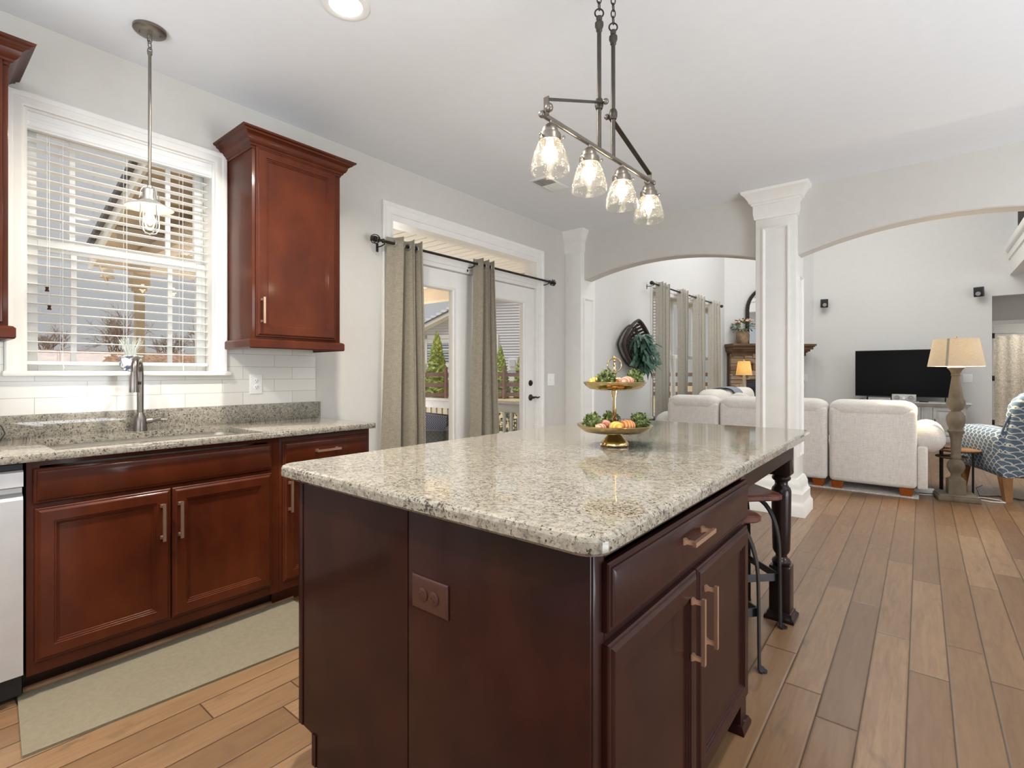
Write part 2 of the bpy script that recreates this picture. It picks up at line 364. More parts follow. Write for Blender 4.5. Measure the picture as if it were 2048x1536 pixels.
M['utility'] = plain('utility_box_grey', (206, 206, 212), 0.6)
M['house_glass'] = plain('dim_house_window', (120, 134, 152), 0.12, var=0.15, vscale=2)
def m_weave(name, c1, c2, scale):
    k = N(name); ch = k.n('TexChecker'); k.set(ch.inputs['Vector'], k.obj()); ch.inputs['Scale'].default_value = scale
    ch.inputs['Color1'].default_value = lin(*c1); ch.inputs['Color2'].default_value = lin(*c2)
    return k.done(k.bsdf(ch.outputs[0], 0.55, 0, 0.5, k.bump(ch.outputs[1], 0.6, 0.006)))
M['rattan'] = m_weave('black_rattan', (30, 28, 28), (58, 54, 52), 34)
M['navy_weave'] = m_weave('navy_patterned_cushion', (48, 54, 78), (132, 138, 160), 70)
M['basket'] = plain('dark_woven_basket', (66, 56, 48), 0.8, var=0.25, vscale=30, bump=0.5)
def m_rug():
    k = N('cream_grey_rug'); a = k.noise(k.obj(), 16, 5, 0.7, 1.5)
    c = k.ramp(a, [(0.4, lin(206, 200, 192)), (0.5, lin(168, 166, 162)), (0.58, lin(212, 206, 198))])
    return k.done(k.bsdf(c, 0.95, 0, 0.1, k.bump(k.noise(k.obj(), 300, 2), 0.3, 0.003)))
M['rug'] = m_rug()
def m_toile():
    k = N('toile_shower_curtain'); a = k.noise(k.obj(), 9, 6, 0.7, 2.5)
    c = k.ramp(a, [(0.44, lin(222, 212, 196)), (0.485, lin(164, 156, 146)), (0.53, lin(224, 214, 198))])
    return k.done(k.bsdf(c, 0.85, 0, 0.2))
M['toile'] = m_toile()
def m_pot():
    k = N('blue_white_porcelain'); a = k.noise(k.obj(), 30, 3, 0.6, 1.2)
    c = k.ramp(a, [(0.5, lin(236, 236, 236)), (0.56, lin(86, 92, 112)), (0.66, lin(120, 126, 146))])
    return k.done(k.bsdf(c, 0.15, 0, 0.5))
M['porcelain'] = m_pot()
M['vase'] = plain('weathered_clay', (142, 118, 94), 0.75, var=0.35, vscale=9, bump=0.3)
M['kraft'] = plain('taupe_metal_lamp', (176, 168, 150), 0.5)
M['firebox'] = plain('dark_firebox', (58, 60, 66), 0.5, var=0.2)

# ------------------------------------------------------------------ mesh helpers
class MB:
    def __init__(s): s.bm = bmesh.new(); s.mi = 0
    def _new(s, faces):
        for f in faces: f.material_index = s.mi
    def box(s, x0, x1, y0, y1, z0, z1, bev=0.0, seg=2, mat=None):
        r = bmesh.ops.create_cube(s.bm, size=1.0)
        vs = r['verts']; sx, sy, sz = abs(x1 - x0), abs(y1 - y0), abs(z1 - z0)
        for v in vs:
            v.co = Vector(((x0 + x1) / 2 + v.co.x * sx, (y0 + y1) / 2 + v.co.y * sy, (z0 + z1) / 2 + v.co.z * sz))
        fs = list({f for v in vs for f in v.link_faces}); s._new(fs)
        if bev > 0:
            es = list({e for v in vs for e in v.link_edges})
            rr = bmesh.ops.bevel(s.bm, geom=es, offset=min(bev, min(sx, sy, sz) * 0.49), segments=seg, affect='EDGES', profile=0.5)
            s._new(rr['faces'])
            vs = list({v for f in rr['faces'] for v in f.verts})
        if mat is not None:
            bmesh.ops.transform(s.bm, matrix=mat, verts=vs if bev <= 0 else [v for v in s._island(vs)])
        return s
    def _island(s, vs):
        seen = set(vs); st = list(vs)
        while st:
            v = st.pop()
            for e in v.link_edges:
                w = e.other_vert(v)
                if w not in seen: seen.add(w); st.append(w)
        return seen
    def loft(s, loops, closed=True, cap0=False, cap1=False):
        rings = [[s.bm.verts.new(Vector(p)) for p in lp] for lp in loops]
        n = len(rings[0]); fs = []
        for a, b in zip(rings[:-1], rings[1:]):
            for i in range(n if closed else n - 1):
                j = (i + 1) % n
                try: fs.append(s.bm.faces.new((a[i], a[j], b[j], b[i])))
                except ValueError: pass
        if cap0: fs.append(s.bm.faces.new(rings[0][::-1]))
        if cap1: fs.append(s.bm.faces.new(rings[-1]))
        s._new(fs); return s
    def lathe(s, prof, o=(0, 0, 0), seg=28, mat=None, cap=True):
        o = Vector(o); loops = []
        for r, z in prof:
            r = max(r, 1e-4)
            lp = [Vector((r * math.cos(2 * PI * i / seg), r * math.sin(2 * PI * i / seg), z)) for i in range(seg)]
            loops.append([(mat @ p if mat else p) + o for p in lp])
        return s.loft(loops, True, cap, cap)
    def tube(s, pts, r, seg=8, closed=False, flat=None, up=None):
        pts = [Vector(p) for p in pts]; n = len(pts); loops = []
        rr = r if isinstance(r, (list, tuple)) else [r] * n
        prev = None
        for i, p in enumerate(pts):
            if closed: t = pts[(i + 1) % n] - pts[i - 1]
            else: t = pts[min(i + 1, n - 1)] - pts[max(i - 1, 0)]
            t.normalize()
            if up is not None:
                a = Vector(up) - t * t.dot(Vector(up))
                if a.length < 1e-4: a = t.orthogonal()
            elif prev is None: a = t.orthogonal()
            else:
                a = prev - t * prev.dot(t)
                if a.length < 1e-5: a = t.orthogonal()
            a.normalize(); prev = a; b = t.cross(a)
            if flat:
                wa, wb = flat
                lp = [p + a * wa * sa + b * wb * sb for sa, sb in ((1, 1), (-1, 1), (-1, -1), (1, -1))]
            else:
                lp = [p + (a * math.cos(2 * PI * k / seg) + b * math.sin(2 * PI * k / seg)) * rr[i] for k in range(seg)]
            loops.append(lp)
        if closed: loops.append(loops[0]); return s.loft(loops, True)
        return s.loft(loops, True, True, True)
    def sweep(s, path, prof, f=None, closed=False):
        """path: 2D points, prof: (offset to the right of travel, third coordinate)"""
        P = [Vector((p[0], p[1])) for p in path]; n = len(P); loops = []
        for i in range(n):
            if closed: d0 = (P[i] - P[i - 1]).normalized(); d1 = (P[(i + 1) % n] - P[i]).normalized()
            else:
                d0 = (P[i] - P[i - 1]).normalized() if i > 0 else (P[1] - P[0]).normalized()
                d1 = (P[i + 1] - P[i]).normalized() if i < n - 1 else d0
            n0 = Vector((d0.y, -d0.x)); n1 = Vector((d1.y, -d1.x)); m = n0 + n1
            m = m / max(m.dot(n0), 1e-6)
            lp = []
            for o, c in prof:
                q = P[i] + m * o
                lp.append(f(q.x, q.y, c) if f else Vector((q.x, q.y, c)))
            loops.append(lp)
        if closed: loops.append(loops[0]); return s.loft(loops, True)
        return s.loft(loops, True, True, True)
    def rects(s, O, U, V, Nn, w, h, prof, fill=True, back=True):
        """mitred rectangular profile: prof = [(inset, out)]; fills the innermost loop"""
        O, U, V, Nn = Vector(O), Vector(U), Vector(V), Vector(Nn); loops = []
        for ins, n in prof:
            loops.append([O + U * a + V * b + Nn * n for a, b in ((ins, ins), (w - ins, ins), (w - ins, h - ins), (ins, h - ins))])
        return s.loft(loops, True, back, fill)
    def prism(s, poly, f0, f1):
        """poly: 2D points; f0/f1 map a 2D point to the two end caps"""
        return s.loft([[f0(*p) for p in poly], [f1(*p) for p in poly]], True, True, True)
    def ball(s, c, r, e=1.0, e2=None, nu=20, nv=12, mat=None):
        """superellipsoid; r is a radius or 3 radii; e<1 boxier"""
        rx, ry, rz = (r, r, r) if not isinstance(r, (tuple, list)) else r
        e2 = e if e2 is None else e2; c = Vector(c); pw = lambda v, k: math.copysign(abs(v) ** k, v); loops = []
        for j in range(nv + 1):
            ph = -PI / 2 + PI * j / nv; cp = pw(math.cos(ph), e); sp = pw(math.sin(ph), e); cp = max(abs(cp), 2e-3)
            lp = []
            for i in range(nu):
                t = 2 * PI * i / nu
                p = Vector((rx * cp * pw(math.cos(t), e2), ry * cp * pw(math.sin(t), e2), rz * sp))
                lp.append((mat @ p if mat else p) + c)
            loops.append(lp)
        return s.loft(loops, True, True, True)
    def leaf(s, p, d, n, L, W, curl=0.2):
        p, d, n = Vector(p), Vector(d).normalized(), Vector(n)
        sd = d.cross(n)
        if sd.length < 1e-4: sd = d.orthogonal()
        sd.normalize(); n = sd.cross(d)
        q = [p, p + d * L * 0.3 + sd * W * 0.42, p + d * L * 0.65 + sd * W * 0.5 - n * curl * L * 0.2, p + d * L - n * curl * L * 0.6,
             p + d * L * 0.65 - sd * W * 0.5 - n * curl * L * 0.2, p + d * L * 0.3 - sd * W * 0.42]
        mid = [p + d * L * 0.3 + n * W * 0.15, p + d * L * 0.65 - n * curl * L * 0.2 + n * W * 0.15]
        v = [s.bm.verts.new(x) for x in q]; m = [s.bm.verts.new(x) for x in mid]
        fs = [s.bm.faces.new(x) for x in ((v[0], v[1], m[0]), (v[1], v[2], m[1], m[0]), (v[2], v[3], m[1]), (v[3], v[4], m[1]), (v[4], v[5], m[0], m[1]), (v[5], v[0], m[0]))]
        s._new(fs); return s
    def build(s, name, mat, parent=None, world=True, sharp=38, recalc=True, smooth=True):
        bm = s.bm
        bmesh.ops.remove_doubles(bm, verts=bm.verts, dist=1e-6)
        if recalc: bmesh.ops.recalc_face_normals(bm, faces=bm.faces)
        if parent is not None and world:
            bm.transform(MW(parent).inverted())
        me = bpy.data.meshes.new(name); bm.to_mesh(me); bm.free()
        for mm in (mat if isinstance(mat, (list, tuple)) else [mat]): me.materials.append(M[mm] if isinstance(mm, str) else mm)
        if smooth:
            me.polygons.foreach_set('use_smooth', [True] * len(me.polygons)); me.set_sharp_from_angle(angle=R(sharp))
        o = bpy.data.objects.new(name, me); COL.objects.link(o)
        if parent is not None: o.parent = parent
        return o
def MW(o):
    m = Matrix.LocRotScale(o.location, o.rotation_euler, o.scale)
    return (MW(o.parent) @ m) if o.parent else m
def thing(name, label, cat, loc=(0, 0, 0), rz=0.0, group=None):
    o = bpy.data.objects.new(name, None); COL.objects.link(o); o.location = loc; o.rotation_euler = (0, 0, rz)
    o.empty_display_size = 0.1
    o['label'] = label; o['category'] = cat
    if group: o['group'] = group
    return o
def tag(o, label, cat, group=None):
    o['label'] = label; o['category'] = cat
    if group: o['group'] = group
    return o
def single(name, mb, mat, label, cat, group=None, base=None, **kw):
    """a thing that is one mesh; its origin is moved to base"""
    o = mb.build(name, mat, None, **kw)
    if base is not None:
        o.data.transform(Matrix.Translation(-Vector(base))); o.location = base
    return tag(o, label, cat, group)
def struct(name, mb, mat, label=None, **kw):
    o = mb.build(name, mat, None, **kw); o['kind'] = 'structure'
    if label: o['label'] = label
    return o
def subdiv(o, lv=1):
    md = o.modifiers.new('sub', 'SUBSURF'); md.levels = lv; md.render_levels = lv
def copy_tree(o, parent=None):
    c = o.copy(); COL.objects.link(c)
    if parent is not None: c.parent = parent
    for ch in list(o.children): copy_tree(ch, c)
    return c
Rz = lambda a: Matrix.Rotation(a, 4, 'Z')

# ================================================================== THE SETTING
WX = -3.141          # inner face of the window wall
CZ = 2.79            # kitchen ceiling
LZ = 5.4             # living room ceiling
XR = 3.6
b = MB(); b.box(-3.3, XR, -2.2, 14.6, -0.05, 0.0); struct('floor', b, 'floor')
b = MB(); b.box(-3.3, XR, -2.2, 5.07, CZ, CZ + 0.08); struct('ceiling', b, 'ceiling')
b = MB(); b.box(-3.3, XR + 0.6, 5.0, 14.6, LZ, LZ + 0.08); struct('ceiling_living', b, 'ceiling')

# window wall: one mesh of wall pieces round the openings
WIN = (0.382, 1.175, 1.19, 2.40)
DOOR = (2.41, 4.31, 0.0, 2.41)
LWIN = (7.24, 10.42, 0.55, 2.42)
b = MB()
def wallseg(y0, y1, z0, z1): b.box(-3.30, WX, y0, y1, z0, z1)
wallseg(-2.2, WIN[0], 0, 2.87); wallseg(WIN[0], WIN[1], 0, WIN[2]); wallseg(WIN[0], WIN[1], WIN[3], 2.87)
wallseg(WIN[1], DOOR[0], 0, 2.87); wallseg(DOOR[0], DOOR[1], DOOR[3], 2.87); wallseg(DOOR[1], 5.0, 0, 2.87)
struct('wall_left', b, 'wall')
b = MB()
wallseg(5.0, LWIN[0], 0, LZ); wallseg(LWIN[0], LWIN[1], 0, LWIN[2]); wallseg(LWIN[0], LWIN[1], LWIN[3], LZ); wallseg(LWIN[1], 10.95, 0, LZ)
struct('wall_living_left', b, 'living_wall')
# diagonal fireplace wall and far wall with the hall opening
b = MB()
b.prism([(-3.141, 10.81), (-1.754, 12.2), (-1.754, 12.4), (-3.35, 10.81)], lambda x, y: (x, y, 0), lambda x, y: (x, y, LZ)); struct('wall_corner', b, 'living_wall')
HX = 0.966
b = MB(); b.box(-1.9, HX, 12.2, 12.36, 0, LZ); b.box(HX, XR + 0.6, 12.2, 12.36, 2.554, LZ)
b.box(HX - 0.12, HX, 12.36, 13.4, 0, 2.7); struct('wall_far', b, 'living_wall')
b = MB(); b.box(HX - 0.12, XR, 13.4, 13.5, 2.17, 2.8); b.box(HX - 0.12, 1.05, 13.4, 13.5, 0, 2.17); b.box(2.0, XR, 13.4, 13.5, 0, 2.17); struct('wall_hall', b, 'wall')
b = MB(); b.box(HX - 0.12, XR, 12.36, 13.5, 2.7, 2.78); struct('ceiling_hall', b, 'ceiling')

# arched wall between kitchen and living room
def arch_wall():
    b = MB(); y0, y1 = 4.905, 5.07
    def span(xa, xb, zs, rise, n=28):
        xc, hw = (xa + xb) / 2, (xb - xa) / 2
        loops = []
        for i in range(n + 1):
            x = xa + (xb - xa) * i / n; z = zs + rise * (1 - ((x - xc) / hw) ** 2)
            loops.append([(x, y0, z + 0.008), (x, y0 + 0.008, z), (x, y1 - 0.008, z), (x, y1, z + 0.008), (x, y1, LZ), (x, y0, LZ)])
        b.loft(loops, True, True, True)
    span(-2.985, -1.12, 2.222, 0.142)
    span(-0.84, 1.14, 2.205, 0.170)
    b.box(-1.12, -0.84, y0, y1, 2.2, LZ); b.box(-3.2, -2.985, y0, y1, 0, LZ); b.box(1.14, 1.4, y0, y1, 2.2, LZ); b.box(1.4, XR + 0.5, y0, y1, 0, LZ)
    struct('wall_arch', b, 'wall', sharp=30)
arch_wall()

def column(name, x0, x1, y0, y1, label=None, half=False):
    """square boxed column with panel moulding, crown and stepped base"""
    b = MB(); b.box(x0, x1, y0, y1, 0, CZ, 0.006, 2)
    # panel mouldings on the visible faces
    pr = [(0.0, 0.0), (0.0, 0.012), (0.010, 0.016), (0.022, 0.006), (0.026, 0.001), (0.026, -0.0)]
    w = x1 - x0
    if not half:
        b.rects((x0 + w * 0.17, y0, 0.48), (1, 0, 0), (0, 0, 1), (0, -1, 0), w * 0.66, 2.47 - 0.48, pr, fill=False, back=False)
    d = y1 - y0
    b.rects((x1, y0 + d * 0.17, 0.48), (0, 1, 0), (0, 0, 1), (1, 0, 0), d * 0.66, 2.04 - 0.48, pr, fill=False, back=False)
    if half: path = [(x1, y1), (x1, y0), (x0, y0)]
    else: path = [(x1, y1), (x1, y0), (x0, y0), (x0, y1)]
    path = path[::-1]
    crown = [(0.0, 2.545), (0.008, 2.548), (0.012, 2.565), (0.014, 2.58), (0.018, 2.60), (0.018, 2.665), (0.030, 2.672), (0.032, 2.685), (0.045, 2.692), (0.052, 2.712), (0.078, 2.752), (0.098, 2.768), (0.102, 2.79), (0.0, 2.79)]
    k = 0.55 if half else 1.0
    b.sweep(path, [(o * k, z) for o, z in crown])
    base = [(0.0, 0.0), (0.075, 0.0), (0.075, 0.085), (0.060, 0.105), (0.055, 0.125), (0.055, 0.185), (0.042, 0.20), (0.036, 0.225), (0.036, 0.255), (0.020, 0.285), (0.012, 0.30), (0.0, 0.305)]
    b.sweep(path, [(o * k, z) for o, z in base])
    return struct(name, b, 'trim', label)
column('trim_1', -1.14, -0.82, 4.83, 5.15)
column('trim_2', WX, -2.93, 4.83, 5.15, half=True)
column('trim_3', 1.12, 1.44, 4.83, 5.15)

# baseboards
def baseboard(name, path):
    b = MB(); b.sweep(path, [(0, 0), (0.016, 0), (0.016, 0.10), (0.010, 0.118), (0.006, 0.13), (0, 0.13)]); struct(name, b, 'trim')
baseboard('baseboard_left', [(WX, 1.79), (WX, 2.325)]); baseboard('baseboard_back', [(WX, 4.395), (WX, 4.83)])
baseboard('baseboard_living', [(WX, 5.15), (WX, 10.81), (-1.754, 12.2), (HX, 12.2)])

# ------------------------------------------------ kitchen window: casing, stool, sashes
b = MB()
cas = [(0.0, 0.0), (0.0, 0.012), (-0.010, 0.018), (-0.034, 0.018), (-0.040, 0.024), (-0.056, 0.026), (-0.062, 0.02), (-0.062, 0.0)]
fW = lambda a, bb, c: Vector((WX + c, a, bb))
b.sweep([(WIN[0], 1.205), (WIN[0], WIN[3]), (WIN[1], WIN[3]), (WIN[1], 1.205)], cas, fW)
b.box(WX - 0.03, WX + 0.045, 0.312, 1.250, 1.183, 1.208, 0.006)      # stool
b.box(-3.30, WX, WIN[0] - 0.0, WIN[0] + 0.0135, 1.206, WIN[3] - 0.012); b.box(-3.30, WX, WIN[1] - 0.0135, WIN[1], 1.206, WIN[3] - 0.012)
b.box(-3.30, WX, WIN[0], WIN[1], WIN[3] - 0.012, WIN[3]); b.box(-3.30, WX - 0.03, WIN[0], WIN[1], 1.185, 1.206)
w1 = struct('window_1', b, 'trim')
def sash(y0, y1, z0, z1, x0, x1, st, mun):
    b = MB(); b.box(x0, x1, y0, y0 + st, z0, z1, 0.004); b.box(x0, x1, y1 - st, y1, z0, z1, 0.004)
    b.box(x0 + 0.001, x1 - 0.001, y0 + st, y1 - st, z0, z0 + st); b.box(x0 + 0.001, x1 - 0.001, y0 + st, y1 - st, z1 - st, z1)
    for m in mun: b.box(x0 + 0.008, x1 - 0.008, m - 0.011, m + 0.011, z0 + st, z1 - st)
    return b
for (z0, z1, xa, dz) in ((1.79, 2.385, -3.295, 0), (1.206, 1.825, -3.262, 0)):
    o = sash(WIN[0] + 0.014, WIN[1] - 0.014, z0, z1, xa, xa + 0.03, 0.048, (0.575, 0.985)).build('sash', 'white', w1)
    g = MB(); g.box(xa + 0.012, xa + 0.016, WIN[0] + 0.05, WIN[1] - 0.05, z0 + 0.04, z1 - 0.04); g.build('pane', 'glass', o)

# blind
bl = thing('window_blind', 'white horizontal slat blind hanging open in the kitchen window over the sink', 'blind', (-3.215, 0.778, 2.31))
b = MB(); y0, y1 = 0.400, 1.157
val = [(-3.158, 2.392), (-3.150, 2.388), (-3.150, 2.365), (-3.155, 2.360), (-3.152, 2.35), (-3.146, 2.345), (-3.146, 2.325), (-3.152, 2.318), (-3.152, 2.312), (-3.166, 2.310), (-3.166, 2.392)]
b.loft([[(x, y0 - 0.008, z) for x, z in val], [(x, y1 + 0.008, z) for x, z in val]], True, True, True); b.box(-3.245, -3.19, y0, y1, 2.335, 2.385); b.build('valance', 'blind', bl)
b = MB()
for i in range(23):
    z = 2.283 - i * 0.0447
    b.box(-3.241, -3.189, y0, y1, z - 0.0019, z + 0.0019, 0.001, 1)
b.build('slats', 'blind', bl)
b = MB(); b.box(-3.243, -3.187, y0, y1, 1.236, 1.254, 0.004); b.build('bottom_rail', 'blind', bl)
for yy in (0.525, 0.775, 1.03):
    b = MB()
    for xx in (-3.243, -3.187): b.tube([(xx, yy, 2.34), (xx, yy, 1.24)], 0.0011, 5)
    b.tube([(-3.187, yy, 1.24), (-3.182, yy + 0.003, 1.222), (-3.184, yy, 1.205 + 0.006)], 0.0016, 5); b.build('ladder_cord', 'blind', bl)
for yy, zz in ((0.468, 1.60), (0.476, 1.515)):
    b = MB(); b.tube([(-3.18, yy, 2.32), (-3.18, yy, zz)], 0.0012, 5); o = b.build('lift_cord', 'blind', bl)
    b = MB(); b.lathe([(0.002, 0.022), (0.008, 0.02), (0.005, 0.012), (0.009, 0.0), (0.001, -0.001)], (-3.18, yy, zz - 0.02), 12); t_ = b.build('tassel', 'cherry', o); t_['label'] = 'brown wooden tassel'
b = MB(); b.tube([(-3.178, 1.118, 2.31), (-3.178, 1.122, 1.46)], 0.0035, 8); b.lathe([(0.003, 0.05), (0.007, 0.04), (0.006, 0), (0.001, -0.003)], (-3.178, 1.122, 1.415), 10); b.build('tilt_wand', 'clear', bl)

# ------------------------------------------------ patio doors with transom
b = MB()
cs2 = [(0.0, 0.0), (0.0, 0.010), (-0.012, 0.016), (-0.05, 0.016), (-0.06, 0.024), (-0.080, 0.028), (-0.086, 0.022), (-0.086, 0.0)]
b.sweep([(2.41, 0), (2.41, 2.41), (4.31, 2.41), (4.31, 0)], cs2, fW)
b.box(-3.30, WX + 0.002, 2.41, 2.432, 0, 2.362); b.box(-3.30, WX + 0.002, 4.288, 4.31, 0, 2.362); b.box(-3.30, WX + 0.003, 2.41, 4.31, 2.362, 2.41)
b.box(-3.30, WX + 0.004, 2.432, 4.288, 2.085, 2.178, 0.004); b.box(-3.20, WX + 0.012, 2.433, 4.287, 2.118, 2.166, 0.006)
b.box(-3.28, WX + 0.002, 3.335, 3.392, 0, 2.085, 0.004); b.box(-3.30, WX, 2.432, 4.288, 0, 0.02)
d_fr = struct('trim_4', b, 'trim')
b = MB(); b.box(-3.225, -3.219, 2.432, 4.288, 2.178, 2.362); o = struct('window_2', b, 'glass')
b = MB(); b.box(WX + 0.0, WX + 0.03, 3.352, 3.364, 1.908, 1.922, 0.002); b.box(WX + 0.022, WX + 0.03, 3.35, 3.385, 1.911, 1.919, 0.002)
single('door_latch', b, 'bronze', 'small dark flip latch on the white post between the patio doors', 'latch', base=(WX, 3.358, 1.908))
def patio_door(name, y0, y1, g0, g1):
    b = MB(); x0, x1 = -3.215, -3.168; z1 = 2.078; gz0, gz1 = 0.28, 1.912
    b.box(x0, x1, y0, g0, 0.022, z1, 0.003); b.box(x0, x1, g1, y1, 0.022, z1, 0.003); b.box(x0 + .0005, x1 - .0005, g0, g1, 0.022, gz0); b.box(x0 + .0005, x1 - .0005, g0, g1, gz1, z1)
    b.rects((x1, g0 - 0.028, gz0 - 0.028), (0, 1, 0), (0, 0, 1), (1, 0, 0), g1 - g0 + 0.056, gz1 - gz0 + 0.056,
            [(0, -0.002), (0, 0.008), (0.006, 0.012), (0.02, 0.012), (0.028, 0.004), (0.030, -0.02)], fill=False, back=False)
    d = struct(name, b, 'trim')
    g = MB(); g.box(-3.194, -3.189, g0, g1, gz0, gz1); g.build('pane', 'glass', d)
    return d
patio_door('door_1', 2.436, 3.333, 2.565, 3.087)
d2 = patio_door('door_2', 3.394, 4.286, 3.60, 4.089)
b = MB(); mx = Matrix.Rotation(PI / 2, 4, 'Y'); x1 = -3.168
b.lathe([(0.0, 0.0), (0.030, 0.0), (0.031, 0.006), (0.026, 0.012), (0.014, 0.014), (0.012, 0.024), (0.0, 0.025)], (x1, 4.215, 1.095), 20, mx); b.build('deadbolt', 'bronze', d2)
b = MB(); b.lathe([(0.0, 0.0), (0.032, 0.0), (0.033, 0.008), (0.024, 0.014), (0.012, 0.02), (0.012, 0.05), (0.0, 0.052)], (x1, 4.215, 0.945), 20, mx)
b.tube([(x1 + 0.045, 4.215, 0.945), (x1 + 0.05, 4.24, 0.95), (x1 + 0.05, 4.275, 0.942), (x1 + 0.048, 4.315, 0.948)], [0.010, 0.009, 0.008, 0.006], 10); b.build('lever_handle', 'bronze', d2)

# ------------------------------------------------ living room window
b = MB(); b.sweep([(LWIN[0], LWIN[2]), (LWIN[0], LWIN[3]), (LWIN[1], LWIN[3]), (LWIN[1], LWIN[2])], cs2, fW, closed=False)
b.box(WX - 0.01, WX + 0.04, LWIN[0] - 0.1, LWIN[1] + 0.1, LWIN[2] - 0.03, LWIN[2], 0.004)
w3 = struct('window_3', b, 'trim')
for i in range(3):
    ya = LWIN[0] + i * 1.06; yb = ya + 1.06
    o = sash(ya + 0.01, yb - 0.01, 0.55, 1.50, -3.26, -3.22, 0.05, ((ya + yb) / 2,)).build('sash', 'white', w3)
    g = MB(); g.box(-3.243, -3.238, ya + 0.04, yb - 0.04, 0.58, 1.47); g.build('pane', 'glass', o)
    s2 = sash(ya + 0.01, yb - 0.01, 1.46, 2.42, -3.29, -3.255, 0.05, ((ya + yb) / 2,))
    o = s2.build('sash', 'white', w3)
    g = MB(); g.box(-3.275, -3.27, ya + 0.04, yb - 0.04, 1.49, 2.39); g.build('pane', 'glass', o)

# loft edge over the living room
b = MB()
b.box(1.19, 4.2, 8.4, 12.2, 2.895, 3.30)
b.sweep([(1.19, 12.2), (1.19, 8.4)], [(0, 3.16), (0.02, 3.17), (0.02, 3.28), (0.05, 3.30), (0.06, 3.33), (0.06, 3.41), (0.0, 3.41)])
b.box(1.19, 4.2, 8.4, 12.2, 3.30, 3.40)
struct('trim_5', b, 'trim')
b = MB(); b.box(1.24, 1.30, 8.4, 12.0, 4.35, 4.42, 0.01); b.box(1.255, 1.285, 8.4, 12.0, 3.46, 3.485)
lr = thing('loft_railing', 'black iron baluster railing along the loft edge above the hall opening', 'railing', (1.27, 10.2, 3.40))
b.build('handrail', 'iron', lr)
for i in range(26):
    y = 11.95 - i * 0.135; b = MB(); b.tube([(1.27, y, 3.40), (1.27, y, 4.36)], 0.009, 6)
    if i % 2 == 0: b.ball((1.27, y, 4.0), (0.028, 0.028, 0.06), nu=8, nv=6)
    else: b.lathe([(0.0, -0.03), (0.022, 0), (0.0, 0.03)], (1.27, y, 4.25), 8); b.lathe([(0.0, -0.03), (0.022, 0), (0.0, 0.03)], (1.27, y, 3.62), 8)
    b.build('baluster', 'iron', lr)

# hall doorway, its open door, and the room with the shower curtain behind
b = MB(); fH = lambda a, bb, c: Vector((a, 13.4 - c, bb))
b.sweep([(1.05, 0), (1.05, 2.13), (2.0, 2.13), (2.0, 0)], [(0, 0), (0, 0.012), (-0.05, 0.016), (-0.075, 0.02), (-0.075, 0)], fH); struct('trim_6', b, 'trim')
dr = MB(); dr.box(1.055, 1.095, 13.5, 14.3, 0.01, 2.1, 0.003); dd = struct('door_3', dr, 'trim')
for zz in (0.25, 1.10, 1.92):
    b = MB(); b.box(1.046, 1.10, 13.40, 13.425, zz - 0.05, zz + 0.05, 0.003); b.build('hinge', 'bronze', dd)
b = MB(); b.lathe([(0, 0), (0.028, 0.0), (0.028, 0.01), (0.012, 0.014), (0.011, 0.05), (0, 0.05)], (1.095, 14.2, 0.96), 14, mx); b.tube([(1.14, 14.2, 0.96), (1.145, 14.12, 0.96), (1.14, 14.06, 0.955)], 0.010, 8); b.build('lever_handle', 'bronze', dd)
b = MB(); b.box(0.9, 3.4, 15.6, 15.7, 0, 2.6); b.box(0.85, 0.9, 13.5, 15.7, 0, 2.6); b.box(3.4, 3.45, 13.5, 15.7, 0, 2.6); struct('wall_bath', b, 'living_wall')
b = MB(); b.box(0.85, 3.45, 13.5, 15.7, 2.6, 2.66); struct('ceiling_bath', b, 'ceiling')
b = MB(); b.box(0.85, 3.45, 14.6, 15.7, -0.05, 0); struct('floor_bath', b, 'white')
light('bath_ceiling_lamp', 'AREA', (2.2, 14.3, 2.58), 26, (1, 0.97, 0.92), 0.35, target=(2.2, 14.3, 0))
sc_ = thing('shower_curtain', 'cream toile shower curtain seen through the hall doorway', 'curtain', (2.0, 14.95, 0.1))
b = MB(); lp = []
for i in range(90):
    x = 1.15 + 1.9 * i / 89; a = 0.011 * math.sin(i * 0.7); lp.append([(x, 14.95 + a, 2.0 + 0.015 * math.sin(i * 0.45)), (x, 14.95 + a * 1.3, 0.08)])
b.loft(lp, False); b.build('cloth', 'toile', sc_)
b = MB(); b.tube([(0.9, 14.95, 2.05), (3.4, 14.95, 2.05)], 0.013, 8); single('shower_rod', b, 'steel', 'straight metal rod carrying the toile shower curtain', 'rod', base=(2.1, 14.95, 2.05))

